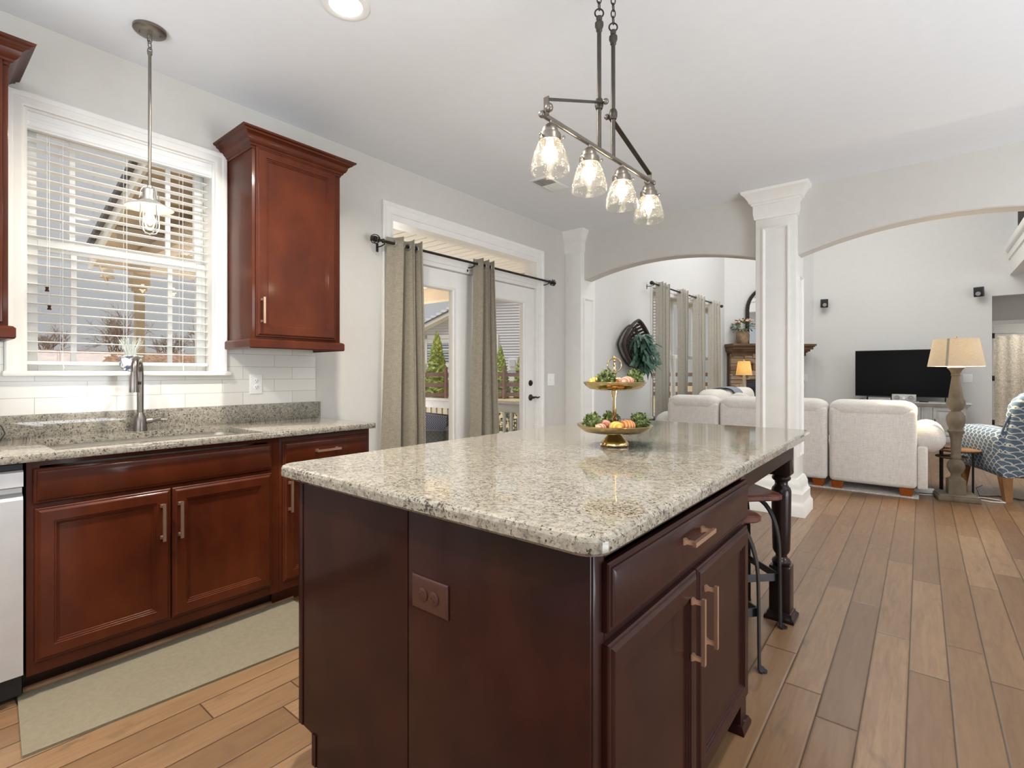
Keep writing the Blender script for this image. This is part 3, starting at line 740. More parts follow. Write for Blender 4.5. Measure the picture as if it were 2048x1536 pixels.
# ================================================================== KITCHEN CABINETS
DOORP = [(0.0, 0.0), (0.0, 0.011), (0.003, 0.014), (0.008, 0.0145), (0.010, 0.017), (0.016, 0.020), (0.052, 0.020), (0.054, 0.0165), (0.059, 0.0165), (0.061, 0.013), (0.066, 0.0125), (0.068, 0.009)]
DRAWP = [(0.0, 0.0), (0.0, 0.010), (0.003, 0.013), (0.009, 0.0135), (0.011, 0.0165), (0.019, 0.020)]
def pull(parent, c, along, out, L=0.15, mat='rose'):
    """flat bar pull on two flared posts"""
    c, a, n = Vector(c), Vector(along), Vector(out); sd = a.cross(n)
    b = MB()
    def bar(p0, p1, wa, wb):
        d = (p1 - p0).normalized()
        b.tube([p0, p1], 0.01, flat=(wa, wb), up=n if abs(d.dot(n)) < 0.5 else a)
    bar(c + n * 0.030 - a * L / 2, c + n * 0.030 + a * L / 2, 0.0045, 0.0055)
    for k in (-1, 1):
        p = c + a * k * (L / 2 - 0.006 - 0.014 * (L < 0.3))
        p = c + a * k * (L / 2 - 0.012)
        b.loft([[p + n * h + a * sa * w + sd * sb * w for sa, sb in ((1, 1), (-1, 1), (-1, -1), (1, -1))] for h, w in ((0.0, 0.0075), (0.004, 0.0075), (0.010, 0.0045), (0.030, 0.0045))], True, True, True)
    return b.build('handle', mat, parent, sharp=30)
def xdoor(parent, X, y0, y1, z0, z1, prof=DOORP, name='door', mat='cherry'):
    b = MB(); b.rects((X, y0, z0), (0, 1, 0), (0, 0, 1), (1, 0, 0), y1 - y0, z1 - z0, prof); return b.build(name, mat, parent, sharp=25)

FX = -2.531
# sink base
cb = thing('sink_cabinet', 'dark cherry base cabinet with two doors under the sink', 'cabinet', (FX, 0.78, 0))
b = MB(); b.box(WX + .004, FX - 0.02, 0.316, 0.33, 0.09, 0.874); b.box(WX + .004, FX - 0.02, 1.23, 1.245, 0.09, 0.874); b.box(WX + .004, FX - 0.02, 0.33, 1.23, 0.09, 0.11); b.box(WX + .004, -3.12, 0.33, 1.23, 0.11, 0.874)
b.box(FX - 0.02, FX, 0.316, 1.245, 0.855, 0.874); b.box(FX - 0.02, FX, 0.316, 0.352, 0.09, 0.855); b.box(FX - 0.02, FX, 1.19, 1.245, 0.09, 0.855); b.box(FX - 0.02, FX, 0.352, 1.19, 0.69, 0.73); b.box(FX - 0.02, FX, 0.352, 1.19, 0.09, 0.15)
b.box(FX - 0.02, FX, 0.74, 0.80, 0.15, 0.69); b.build('body', 'cherry', cb)
b = MB(); b.box(-2.64, -2.615, 0.316, 1.245, 0.0, 0.09); b.build('toe_kick', 'espresso', cb)
b = MB(); b.sweep([(-2.615, 0.316), (-2.615, 1.36)], [(0, 0), (0.016, 0), (0.014, 0.010), (0.006, 0.018), (0, 0.020)]); single('shoe_molding', b, 'table_wood', 'thin tan shoe strip along the floor under the sink cabinet', 'molding', base=(-2.607, 0.8, 0))
xdoor(cb, FX, 0.333, 1.207, 0.717, 0.847, DRAWP, 'false_drawer_front')
dl = xdoor(cb, FX, 0.337, 0.768, 0.135, 0.700); dr_ = xdoor(cb, FX, 0.774, 1.204, 0.135, 0.700)
pull(dl, (FX + 0.02, 0.734, 0.566), (0, 0, 1), (1, 0, 0), 0.158); pull(dr_, (FX + 0.02, 0.800, 0.564), (0, 0, 1), (1, 0, 0), 0.158)
# drawer base to its right
cb2 = thing('drawer_cabinet', 'narrow dark cherry base cabinet with one drawer, right of the sink cabinet', 'cabinet', (FX, 1.52, 0))
b = MB(); b.box(WX, FX, 1.246, 1.785, 0.09, 0.874, 0.002); b.box(WX, FX - 0.07, 1.246, 1.785, 0.0, 0.09); b.build('body', 'cherry', cb2)
dw = xdoor(cb2, FX, 1.262, 1.768, 0.717, 0.847, DRAWP, 'drawer'); pull(dw, (FX + 0.02, 1.50, 0.785), (0, 1, 0), (1, 0, 0), 0.14)
dd1 = xdoor(cb2, FX, 1.262, 1.768, 0.135, 0.700); pull(dd1, (FX + 0.02, 1.292, 0.570), (0, 0, 1), (1, 0, 0), 0.158)

# dishwasher
dwm = thing('dishwasher', 'stainless dishwasher with a recessed pocket grip, left of the sink cabinet', 'dishwasher', (FX, 0.0, 0))
b = MB(); b.box(WX + 0.02, FX - 0.03, -0.29, 0.308, 0.02, 0.868); b.build('body', 'black', dwm)
b = MB(); y0, y1 = -0.288, 0.306; x = FX + 0.018
prof = [(x, 0.11), (x, 0.742), (x - 0.006, 0.752), (x - 0.026, 0.765), (x - 0.026, 0.782), (x + 0.004, 0.790), (x + 0.004, 0.842), (x - 0.004, 0.848), (FX - 0.03, 0.848), (FX - 0.03, 0.11)]
b.loft([[(px, y0, z) for px, z in prof], [(px, y1, z) for px, z in prof]], True, True, True); b.build('door', 'steel', dwm, sharp=20)
b = MB(); b.box(FX - 0.10, FX - 0.07, y0, y1, 0.0, 0.105); b.build('toe_kick', 'black', dwm)
b = MB(); b.box(FX - 0.03, FX + 0.005, y0, y1, 0.850, 0.869); b.build('control_strip', 'black', dwm)

# upper cabinets with crown and light rail
def upper(name, label, y0, y1, doors, lcrown=True):
    t = thing(name, label, 'cabinet', (WX, (y0 + y1) / 2, 1.36)); xf = WX + 0.325
    b = MB(); b.box(WX, xf, y0, y1, 1.358, 2.462, 0.002); b.build('body', 'cherry', t)
    path = [(WX, y1), (xf, y1), (xf, y0), (WX, y0)][::-1]
    cr = [(0.0, 2.418), (0.004, 2.418), (0.006, 2.428), (0.014, 2.432), (0.016, 2.440), (0.026, 2.448), (0.032, 2.460), (0.036, 2.474), (0.046, 2.484), (0.056, 2.488), (0.058, 2.496), (0.070, 2.500), (0.074, 2.509), (0.0, 2.509)]
    b = MB(); b.sweep(path, cr)
    b.box(WX, xf, y0, y1, 2.48, 2.5); b.build('crown_molding', 'cherry', t, sharp=25)
    b = MB(); b.sweep(path, [(0.0, 1.334), (0.016, 1.334), (0.020, 1.340), (0.020, 1.376), (0.012, 1.384), (0.0, 1.386)]); b.build('light_rail', 'cherry', t, sharp=25)
    for a, c, side in doors:
        d = xdoor(t, xf, a, c, 1.398, 2.432)
        pull(d, (xf + 0.02, a + 0.028 if side == 'l' else c - 0.028, 1.54), (0, 0, 1), (1, 0, 0), 0.142)
    return t
upper('wall_cabinet', 'dark cherry wall cabinet with crown, right of the kitchen window', 1.239, 1.772, [(1.256, 1.736, 'l')])
upper('wall_cabinet', 'dark cherry wall cabinet cut by the left edge, left of the kitchen window', -0.45, 0.300, [(-0.44, -0.08, 'r'), (-0.075, 0.284, 'l')])

# countertop with sink cut-out (rounded rectangle hole bridged to the outer edge)
def rrect(x0, x1, y0, y1, r, n=6):
    pts = []
    for cx, cy, a0 in ((x1 - r, y1 - r, 0), (x0 + r, y1 - r, 90), (x0 + r, y0 + r, 180), (x1 - r, y0 + r, 270)):
        for i in range(n + 1):
            a = R(a0 + 90 * i / n); pts.append((cx + r * math.cos(a), cy + r * math.sin(a)))
    return pts
def slab(b, x0, x1, y0, y1, z0, z1, r, ease=0.006):
    """rounded-corner slab with eased edges"""
    ls = []
    for ins, z in ((ease, z0), (0, z0 + ease), (0, z1 - ease * 1.6), (ease * 0.5, z1 - ease * 0.5), (ease * 1.6, z1)):
        ls.append([(x, y, z) for x, y in rrect(x0 + ins, x1 - ins, y0 + ins, y1 - ins, max(r - ins, 0.003))])
    b.loft(ls, True, True, True)
SKX0, SKX1, SKY0, SKY1 = -3.0, -2.585, 0.40, 1.17
def counter():
    x0, x1, y0, y1, z0, z1 = WX + 0.001, -2.487, -0.9, 1.802, 0.876, 0.906
    b = MB()
    # strips around the opening, then the opening's own corner fillets
    b.box(x0, x1, y0, SKY0, z0, z1, 0.004); b.box(x0, x1, SKY1, y1, z0, z1, 0.004)
    b.box(x0, SKX0, SKY0 - 0.004, SKY1 + 0.004, z0, z1); b.box(SKX1, x1, SKY0 - 0.004, SKY1 + 0.004, z0, z1, 0.004)
    r = 0.09
    for cx, cy, sx, sy in ((SKX0, SKY0, 1, 1), (SKX1, SKY0, -1, 1), (SKX0, SKY1, 1, -1), (SKX1, SKY1, -1, -1)):
        poly = [(cx, cy)] + [(cx + sx * r - sx * r * math.sin(R(90 * i / 8)), cy + sy * r - sy * r * math.cos(R(90 * i / 8))) for i in range(9)]
        b.prism(poly, lambda x, y: (x, y, z0), lambda x, y: (x, y, z1 - 0.0002))
    b.box(x0, x0 + 0.02, y0, 1.82, z1 - 0.001, 1.009, 0.002)
    return single('kitchen_countertop', b, 'granite', 'speckled granite countertop with backsplash lip under the kitchen window', 'countertop', base=(-2.82, 0.5, 0.876))
counter()
b = MB(); b.box(WX, WX + 0.008, -0.9, WIN[0] - 0.063, 1.009, 1.358); b.box(WX, WX + 0.008, WIN[0] - 0.063, WIN[1] + 0.063, 1.009, 1.184); b.box(WX, WX + 0.008, WIN[1] + 0.063, 1.79, 1.009, 1.358)
struct('wall_backsplash', b, 'tile')
sk = thing('sink', 'undermount steel sink basin set into the granite counter', 'sink', (-2.79, 0.785, 0.70))
b = MB(); ls = [[(x, y, z) for x, y in rrect(SKX0 - 0.006 + i, SKX1 + 0.006 - i, SKY0 - 0.006 + i, SKY1 + 0.006 - i, 0.085)] for i, z in ((-0.012, 0.875), (0, 0.8745), (0.004, 0.80), (0.012, 0.69), (0.05, 0.672))]
b.loft(ls, True, False, True); b.build('basin', 'sink', sk)
b = MB(); b.lathe([(0.0, 0.6725), (0.040, 0.6725), (0.044, 0.676), (0.0, 0.6755)], (-2.79, 0.785, 0), 20); b.build('drain', 'pewter', sk)

# faucet
fa = thing('faucet', 'brushed pewter gooseneck pull-down faucet behind the sink', 'faucet', (-3.06, 0.80, 0.906))
fx, fy = -3.06, 0.80
b = MB(); b.lathe([(0.0, 0.906), (0.030, 0.906), (0.030, 0.916), (0.027, 0.95), (0.024, 0.975), (0.018, 0.992), (0.0145, 1.0), (0.0, 1.0)], (fx, fy, 0), 28); b.build('base', 'faucet', fa)
b = MB(); pts = [(fx, fy, 0.995), (fx, fy, 1.10), (fx, fy, 1.20)]
dx, dy = 0.90, -0.43
for i in range(1, 13):
    a = PI - PI * i / 12; rr = 0.062; q = rr + rr * math.cos(a); pts.append((fx + dx * q, fy + dy * q, 1.20 + rr * 1.1 * math.sin(a)))
q = 0.124; pts.append((fx + dx * q, fy + dy * q, 1.185)); b.tube(pts, 0.0145, 16); b.build('spout', 'faucet', fa)
b = MB(); hx, hy = fx + dx * q, fy + dy * q; b.lathe([(0.0, 1.195), (0.016, 1.195), (0.018, 1.165), (0.0205, 1.115), (0.0205, 1.105), (0.0, 1.105)], (hx, hy, 0), 20); sp = b.build('spray_head', 'faucet', fa)
b = MB(); b.box(hx + 0.006, hx + 0.018, hy + 0.012, hy + 0.024, 1.142, 1.158, 0.003); b.build('button', 'bronze', sp)
b = MB(); b.tube([(fx, fy + 0.015, 0.955), (fx + 0.002, fy + 0.05, 0.957)], 0.015, 14); b.tube([(fx + 0.002, fy + 0.05, 0.957), (fx + 0.01, fy + 0.085, 0.965)], 0.012, 12); b.tube([(fx + 0.004, fy + 0.07, 0.958), (fx + 0.012, fy + 0.118, 0.957)], [0.006, 0.0035], 10); b.build('lever', 'faucet', fa)

# outlet on the tiles
def plate(name, label, cat, O, U, Nn, w, h, mat, kind='duplex', loc=None, hole='black'):
    O, U, Nn = Vector(O), Vector(U), Vector(Nn); V = Vector((0, 0, 1)); t = thing(name, label, cat, O)
    b = MB(); b.rects(O - U * w / 2 - V * h / 2, U, V, Nn, w, h, [(0, 0), (0, 0.003), (0.004, 0.006), (0.007, 0.0065)]); b.build('plate', mat, t)
    if kind.startswith('duplex'):
        ax = U if kind == 'duplex_h' else V; ay = V if kind == 'duplex_h' else U
        for k in (-1, 1):
            c = O + ax * k * 0.0195; m = Matrix((U, V, Nn)).transposed().to_4x4()
            b = MB(); b.lathe([(0.0, 0.006), (0.0165, 0.006), (0.0165, 0.0085), (0.015, 0.0095), (0.0, 0.0095)], c, 20, m); rc = b.build('receptacle', mat, t)
            b = MB()
            for s_ in (-1, 1):
                p = c + ay * s_ * 0.006 + ax * 0.003; b.loft([[p + ay * e * 0.0012 + ax * f_ * 0.0035 + Nn * d for e, f_ in ((1, 1), (-1, 1), (-1, -1), (1, -1))] for d in (0.0092, 0.0099)], True, True, True)
            b.lathe([(0, 0.0092), (0.0024, 0.0092), (0.0024, 0.0099), (0, 0.0099)], c - ax * 0.007, 10, m); b.build('slots', hole, rc)
    else:
        n = 2 if kind == 'double' else 1
        for k in range(n):
            c = O + U * ((k - (n - 1) / 2) * 0.046); b = MB()
            b.loft([[c + U * e * 0.008 + V * f_ * 0.017 + Nn * d for e, f_ in ((1, 1), (-1, 1), (-1, -1), (1, -1))] for d in (0.006, 0.0085)], True, True, True)
            b.loft([[c + U * e * 0.004 + V * (f_ * 0.006 + dz) + Nn * d for e, f_ in ((1, 1), (-1, 1), (-1, -1), (1, -1))] for d, dz in ((0.0085, 0.0), (0.014, 0.004))], True, True, True); b.build('toggle', mat, t)
    return t
plate('wall_outlet', 'white duplex outlet on the tile backsplash under the right wall cabinet', 'outlet', (WX + 0.0085, 1.402, 1.132), (0, 1, 0), (1, 0, 0), 0.076, 0.122, 'white')
plate('light_switch', 'white double switch plate on the wall right of the patio doors', 'switch', (WX, 4.553, 1.126), (0, 1, 0), (1, 0, 0), 0.125, 0.13, 'white', 'double')

# porcelain pot on the sill
pt = thing('sill_planter', 'blue and white porcelain pot of pale grass on the window sill', 'planter', (-3.122, 0.775, 1.208))
b = MB(); px, py = -3.122, 0.775
b.lathe([(0.0, 1.208), (0.030, 1.208), (0.031, 1.214), (0.044, 1.232), (0.049, 1.250), (0.044, 1.268), (0.041, 1.274), (0.053, 1.282), (0.053, 1.286), (0.044, 1.286), (0.040, 1.276), (0.0, 1.276)], (px, py, 0), 32); b.build('pot', 'porcelain', pt)
rg = random.Random(3); b = MB()
for i in range(90):
    a = rg.uniform(0, 2 * PI); r0 = rg.uniform(0, 0.02); sp_ = rg.uniform(0.01, 0.05); h = rg.uniform(0.06, 0.115)
    p0 = Vector((px + r0 * math.cos(a), py + r0 * math.sin(a), 1.272)); d = Vector((math.cos(a), math.sin(a), 0))
    d.x *= 0.5
    b.tube([p0, p0 + d * sp_ * 0.35 + Vector((0, 0, h * 0.6)), p0 + d * sp_ + Vector((0, 0, h))], [0.0011, 0.0013, 0.0005], 4)
b.build('grass', 'grassblade', pt)
# white paper-towel like appliance edge with black cord at the far left of the counter
ap = thing('countertop_appliance', 'white countertop appliance with a black cord at the left picture edge', 'appliance', (-2.99, 0.20, 0.906))
b = MB(); b.box(-3.08, -2.88, 0.02, 0.246, 0.906, 1.17, 0.02, 3); b.build('housing', 'white', ap)
b = MB(); b.box(-2.885, -2.862, 0.235, 0.262, 1.000, 1.010, 0.003); b.tube([(-2.87, 0.25, 1.003), (-2.86, 0.285, 0.985), (-2.858, 0.295, 0.955), (-2.862, 0.28, 0.925), (-2.87, 0.255, 0.912)], 0.0028, 8); b.box(-2.90, -2.85, 0.235, 0.272, 0.906, 0.913, 0.003); b.build('cord', 'black', ap)

# mat
b = MB(); b.prism([(-2.592, 0.30), (-2.585, 1.335), (-2.09, 1.335), (-2.168, 0.262)], lambda x, y: (x, y, 0.0), lambda x, y: (x, y, 0.009)); single('kitchen_mat', b, 'mat', 'long grey beige cushioned mat on the floor in front of the sink cabinet', 'mat', base=(-2.37, 0.8, 0))

# ================================================================== ISLAND
IX0, IX1 = -1.528, -0.470
isl = thing('kitchen_island', 'dark espresso wood kitchen island base with drawer, doors and two turned legs', 'island', (-0.99, 1.83, 0))
yf, yb = 0.815, 1.842
b = MB()
poly = [(IX0 + 0.088, 0.0), (-1.000, 0.0), (-1.000, 0.875), (IX0 + 0.006, 0.875), (IX0 + 0.006, 0.096), (IX0 + 0.088, 0.090)]
b.prism(poly, lambda x, z: (x, yf + 0.004, z), lambda x, z: (x, yf + 0.024, z)); b.build('end_panel', 'espresso', isl)
b = MB(); b.box(-0.992, IX1 - 0.004, yf, yf + 0.024, 0, 0.875, 0.002); b.build('end_panel', 'espresso', isl)
b = MB(); b.box(IX0 - 0.0, IX0 + 0.024, yf + 0.0, yb, 0.095, 0.875, 0.003); b.box(IX0 + 0.08, IX0 + 0.10, yf + 0.0, yb, 0, 0.095); b.box(-1.004, -0.988, yf + 0.006, yb, 0, 0.875)
b.box(IX0 + 0.02, IX1 - 0.02, yb - 0.02, yb, 0.0, 0.875); b.box(IX0 + 0.02, IX1 - 0.06, yf + 0.02, yb - 0.02, 0.09, 0.11)
# right face frame
b.box(IX1 - 0.02, IX1, yf + 0.004, yf + 0.046, 0.0, 0.875, 0.002); b.box(IX1 - 0.02, IX1, 1.806, yb, 0.09, 0.875, 0.002)
b.box(IX1 - 0.02, IX1, yf + 0.046, 1.806, 0.845, 0.875); b.box(IX1 - 0.02, IX1, yf + 0.046, 1.806, 0.665, 0.705); b.box(IX1 - 0.02, IX1, yf + 0.046, 1.806, 0.09, 0.14)
b.box(IX1 - 0.10, IX1 - 0.08, yf + 0.02, yb, 0.0, 0.09); b.build('body', 'espresso', isl)
b = MB(); b.box(IX1 - 0.06, IX1 + 0.004, yb - 0.06, yb + 0.004, 0.0, 0.09); b.sweep([(IX1 - 0.06, yb - 0.06), (IX1 + 0.004, yb - 0.06), (IX1 + 0.004, yb + 0.004), (IX1 - 0.06, yb + 0.004)], [(0, 0), (0.014, 0), (0.014, 0.012), (0.006, 0.026), (0, 0.028)]); b.build('bracket_foot', 'espresso', isl)
idw = xdoor(isl, IX1, 0.852, 1.826, 0.706, 0.838, DRAWP, 'drawer', 'espresso'); pull(idw, (IX1 + 0.02, 1.285, 0.787), (0, 1, 0), (1, 0, 0), 0.15)
id1 = xdoor(isl, IX1, 0.852, 1.327, 0.112, 0.684, mat='espresso'); id2 = xdoor(isl, IX1, 1.333, 1.826, 0.112, 0.684, mat='espresso')
pull(id1, (IX1 + 0.02, 1.277, 0.552), (0, 0, 1), (1, 0, 0), 0.165); pull(id2, (IX1 + 0.02, 1.376, 0.552), (0, 0, 1), (1, 0, 0), 0.165)
# apron and legs of the overhang
b = MB(); b.box(IX1 - 0.02, IX1 - 0.002, yb, 2.70, 0.795, 0.875); b.build('apron', 'leg_dark', isl)
b = MB(); b.box(IX0 + 0.05, IX1 - 0.1, 2.76, 2.78, 0.795, 0.875); b.build('apron', 'leg_dark', isl)
def leg(lx, ly):
    b = MB(); s2 = 0.047
    b.box(lx - s2, lx + s2, ly - s2, ly + s2, 0.702, 0.875, 0.004)
    b.lathe([(0.0, 0.702), (0.030, 0.702), (0.040, 0.692), (0.043, 0.684), (0.040, 0.676), (0.030, 0.668), (0.028, 0.655), (0.032, 0.645), (0.040, 0.636), (0.044, 0.622), (0.044, 0.60),
             (0.042, 0.45), (0.039, 0.335), (0.033, 0.318), (0.027, 0.312), (0.025, 0.300), (0.030, 0.292), (0.038, 0.286), (0.043, 0.275), (0.040, 0.264), (0.032, 0.258), (0.0, 0.258)], (lx, ly, 0), 28)
    s3 = 0.046; b.box(lx - s3, lx + s3, ly - s3, ly + s3, 0.028, 0.258, 0.003)
    b.loft([[(lx + sx * w, ly + sy * w, z) for sx, sy in ((1, 1), (-1, 1), (-1, -1), (1, -1))] for w, z in ((0.066, 0.0), (0.066, 0.014), (0.055, 0.024), (0.052, 0.036), (0.046, 0.040))], True, True, True)
    b.build('leg', 'leg_dark', isl)
leg(-0.535, 2.765); leg(-1.47, 2.765)
plate('island_outlet', 'dark brown duplex outlet on the near end panel of the island', 'outlet', (-0.910, yf - 0.0002, 0.666), (1, 0, 0), (0, -1, 0), 0.126, 0.080, 'outlet_brown', 'duplex_h')
b = MB(); slab(b, -1.562, -0.424, 0.757, 2.898, 0.876, 0.914, 0.05, 0.007)
single('island_countertop', b, 'granite', 'large speckled granite slab with rounded corners on top of the island', 'countertop', base=(-0.99, 1.83, 0.876), sharp=12)
# stools
def stool(cx, cy, rz, label, first=None):
    if first:
        t = copy_tree(first); t.location = (cx, cy, 0); t.rotation_euler = (0, 0, rz); t['label'] = label; return t
    t = thing('bar_stool', label, 'stool', (cx, cy, 0), rz, 'bar stools under the island overhang')
    b = MB(); ls = []
    for ins, z in ((0.006, 0.598), (0.0, 0.604), (0.0, 0.620), (0.008, 0.628)):
        ls.append([(x, y, z) for x, y in rrect(-0.157 + ins, 0.157 - ins, -0.157 + ins, 0.157 - ins, 0.04)])
    b.loft(ls, True, True, True); b.build('seat', 'seat_wood', t, world=False)
    b = MB(); b.box(-0.12, 0.12, -0.12, 0.12, 0.592, 0.598); b.build('seat_plate', 'chair_iron', t, world=False)
    for k in range(4):
        a = R(45 + 90 * k); d = Vector((math.cos(a), math.sin(a), 0)); tg = Vector((-d.y, d.x, 0)); b = MB()
        pts = [d * 0.085 + Vector((0, 0, 0.594))]
        for i in range(1, 11):
            q = i / 10 * PI / 2; pts.append(d * (0.085 + 0.110 * math.sin(q)) + Vector((0, 0, 0.594 - 0.24 * (1 - math.cos(q)))))
        pts += [d * 0.197 + Vector((0, 0, 0.25)), d * 0.199 + Vector((0, 0, 0.014)), d * 0.203 + Vector((0, 0, 0.007)), d * 0.214 + Vector((0, 0, 0.0045))]
        b.tube(pts, 0.01, flat=(0.0035, 0.024), up=d); b.lathe([(0, 0.0), (0.015, 0.0), (0.015, 0.008), (0, 0.008)], d * 0.214, 12); b.build('leg', 'chair_iron', t, world=False)
    b = MB()
    P = [Vector((math.cos(R(45 + 90 * k)), math.sin(R(45 + 90 * k)), 0)) * 0.193 for k in range(4)]
    for k in range(4): b.tube([P[k] + Vector((0, 0, 0.235)), P[(k + 1) % 4] + Vector((0, 0, 0.235))], 0.01, flat=(0.017, 0.003), up=(0, 0, 1))
    b.build('footrest', 'chair_iron', t, world=False)
    return t
st1 = stool(-0.705, 2.19, R(-40), 'wood topped iron stool under the island overhang, nearer the drawer cabinet')
stool(-0.715, 2.645, R(-44), 'wood topped iron stool beside the turned island leg, farther from the drawers', st1)

# two tier tray stand
sx_, sy_ = -0.931, 1.785
sd = thing('tray_stand', 'two tier antique gold tray stand with a ring top on the island', 'stand', (sx_, sy_, 0.914))
b = MB(); b.lathe([(0.0, 0.914), (0.052, 0.914), (0.055, 0.919), (0.053, 0.928), (0.046, 0.936), (0.032, 0.950), (0.024, 0.962), (0.020, 0.968), (0.0, 0.968)], (sx_, sy_, 0), 36); b.build('base', 'gold', sd)
def tray(z, r):
    b = MB(); b.lathe([(0.0, z), (r * 0.55, z), (r * 0.8, z + 0.006), (r * 0.93, z + 0.018), (r, z + 0.030), (r * 1.005, z + 0.031), (r * 0.985, z + 0.033), (r * 0.91, z + 0.021), (r * 0.78, z + 0.010), (r * 0.5, z + 0.004), (0.0, z + 0.004)], (sx_, sy_, 0), 48); return b.build('tray', 'gold', sd)
tray(0.965, 0.146); tray(1.131, 0.121)
b = MB(); b.lathe([(0.0, 0.968), (0.012, 0.968), (0.008, 0.975), (0.010, 0.985), (0.006, 0.992), (0.011, 0.998), (0.006, 1.004), (0.006, 1.010), (0.013, 1.018), (0.006, 1.026), (0.008, 1.032), (0.0075, 1.10), (0.012, 1.118), (0.014, 1.131), (0.0, 1.131)], (sx_, sy_, 0), 20)
b.lathe([(0.0, 1.134), (0.006, 1.134), (0.0055, 1.19), (0.010, 1.198), (0.004, 1.206), (0.006, 1.212), (0.004, 1.22), (0.007, 1.230), (0.003, 1.238), (0.006, 1.245), (0.003, 1.252), (0.0, 1.255)], (sx_, sy_, 0), 16); b.build('shaft', 'gold', sd)
b = MB(); rd = Vector((_c, _s, 0)); b.tube([Vector((sx_, sy_, 1.229)) + rd * 0.027 * math.cos(2 * PI * i / 28) + Vector((0, 0, 0.027 * math.sin(2 * PI * i / 28))) for i in range(28)], 0.0028, 8, closed=True); b.ball((sx_, sy_, 1.258), 0.008, nu=10, nv=8); b.build('ring', 'gold', sd)
rg = random.Random(11)
def boxwood(dx, dy, z, r, label):
    c = Vector((sx_, sy_, z)) + rd * dx + Vector((-_s, _c, 0)) * dy; b = MB(); b.ball(c, r * 0.72, nu=10, nv=8)
    for i in range(150):
        d = Vector((rg.gauss(0, 1), rg.gauss(0, 1), rg.gauss(0.2, 1))).normalized()
        if d.z < -0.75: continue
        p = c + d * r * rg.uniform(0.62, 0.85); dd = (d + Vector((rg.uniform(-.7, .7), rg.uniform(-.7, .7), rg.uniform(-.5, .8)))).normalized()
        b.leaf(p, dd, d, r * rg.uniform(0.38, 0.55), r * 0.27)
    single('boxwood_ball', b, 'boxwood', label, 'greenery', 'boxwood balls on the tray stand', base=(c.x, c.y, z - r * 0.8))
def yarn(dx, dy, z, r, mat, label, sq=0.82):
    c = Vector((sx_, sy_, z)) + rd * dx + Vector((-_s, _c, 0)) * dy; b = MB(); b.ball((0, 0, 0), (r * 1.12, r, r * sq), nu=24, nv=14)
    o = b.build('wound_ball', mat); o.location = c; o.rotation_euler = (0, 0, rg.uniform(0, 6)); tag(o, label, 'decorative ball', 'wound balls on the tray stand')
zl = 0.972; zu = 1.138
boxwood(-0.088, -0.03, zl + 0.034, 0.036, 'green boxwood ball at the left of the lower gold tray')
boxwood(0.092, -0.02, zl + 0.034, 0.037, 'green boxwood ball at the right of the lower gold tray')
boxwood(0.0, 0.075, zl + 0.034, 0.034, 'green boxwood ball at the back of the lower gold tray, behind the shaft')
yarn(-0.040, -0.022, zl + 0.026, 0.024, 'yarn_pink', 'pink wound ball beside the left boxwood on the lower tray')
yarn(-0.010, -0.085, zl + 0.024, 0.026, 'yarn_yellow', 'yellow ribbed ball at the front of the lower tray')
yarn(0.037, -0.062, zl + 0.026, 0.028, 'yarn_orange', 'peach orange wound ball at front right of the lower tray')
yarn(0.038, 0.0, zl + 0.026, 0.025, 'yarn_purple', 'mauve wound ball behind the peach one on the lower tray')
yarn(0.085, 0.05, zl + 0.026, 0.022, 'yarn_pink', 'small pink ball half hidden behind the right boxwood on the lower tray')
yarn(-0.070, -0.095, zl + 0.022, 0.020, 'yarn_pink', 'low pink ball at the rim left of the yellow one on the lower tray')
boxwood(-0.038, -0.03, zu + 0.034, 0.036, 'green boxwood ball left of the shaft on the upper gold tray')
boxwood(0.078, 0.0, zu + 0.034, 0.037, 'green boxwood ball at the right end of the upper gold tray')
yarn(-0.076, 0.0, zu + 0.024, 0.023, 'yarn_yellow', 'yellow orange ball at the left of the upper gold tray')
yarn(0.041, -0.040, zu + 0.026, 0.026, 'yarn_pink', 'pink striped ball in front of the right boxwood on the upper tray')
yarn(0.018, 0.012, zu + 0.024, 0.017, 'yarn_orange', 'small orange ball just right of the shaft on the upper tray')
yarn(0.026, 0.055, zu + 0.024, 0.022, 'yarn_green', 'pale green ball at the back of the upper gold tray')
yarn(0.008, -0.075, zu + 0.016, 0.012, 'yarn_yellow', 'tiny yellow ball at the front rim of the upper tray')
yarn(-0.092, -0.042, zu + 0.022, 0.012, 'yarn_yellow', 'tiny yellow ball at the left rim of the upper tray')

# ================================================================== CEILING FIXTURES
# recessed cans of the kitchen (one in view)
def can(x, y, label, e=16):
    t = thing('recessed_light', label, 'ceiling light', (x, y, CZ), 0, 'recessed kitchen lights')
    b = MB(); b.lathe([(0.068, CZ), (0.098, CZ), (0.098, CZ - 0.004), (0.082, CZ - 0.008), (0.070, CZ - 0.004)], (x, y, 0), 36, cap=False); b.build('trim_ring', 'white', t)
    b = MB(); b.lathe([(0.0, CZ - 0.002), (0.069, CZ - 0.002), (0.069, CZ - 0.0035), (0.0, CZ - 0.0035)], (x, y, 0), 30); b.build('lens', 'bulb_soft', t)
    l = light('can_lamp', 'AREA', (x, y, CZ - 0.012), e, (1.0, 0.93, 0.82), 0.14, target=(x, y, 0)); l.data.spread = R(150)
    return t
can(-1.934, 1.246, 'round white recessed ceiling light at the top of the picture', 38)
for x, y in ((-1.934, -0.35), (0.15, 1.25), (0.15, -0.75), (1.6, 3.2)):
    can(x, y, 'round white recessed ceiling light outside the view', 38 if x < -1 else 14)
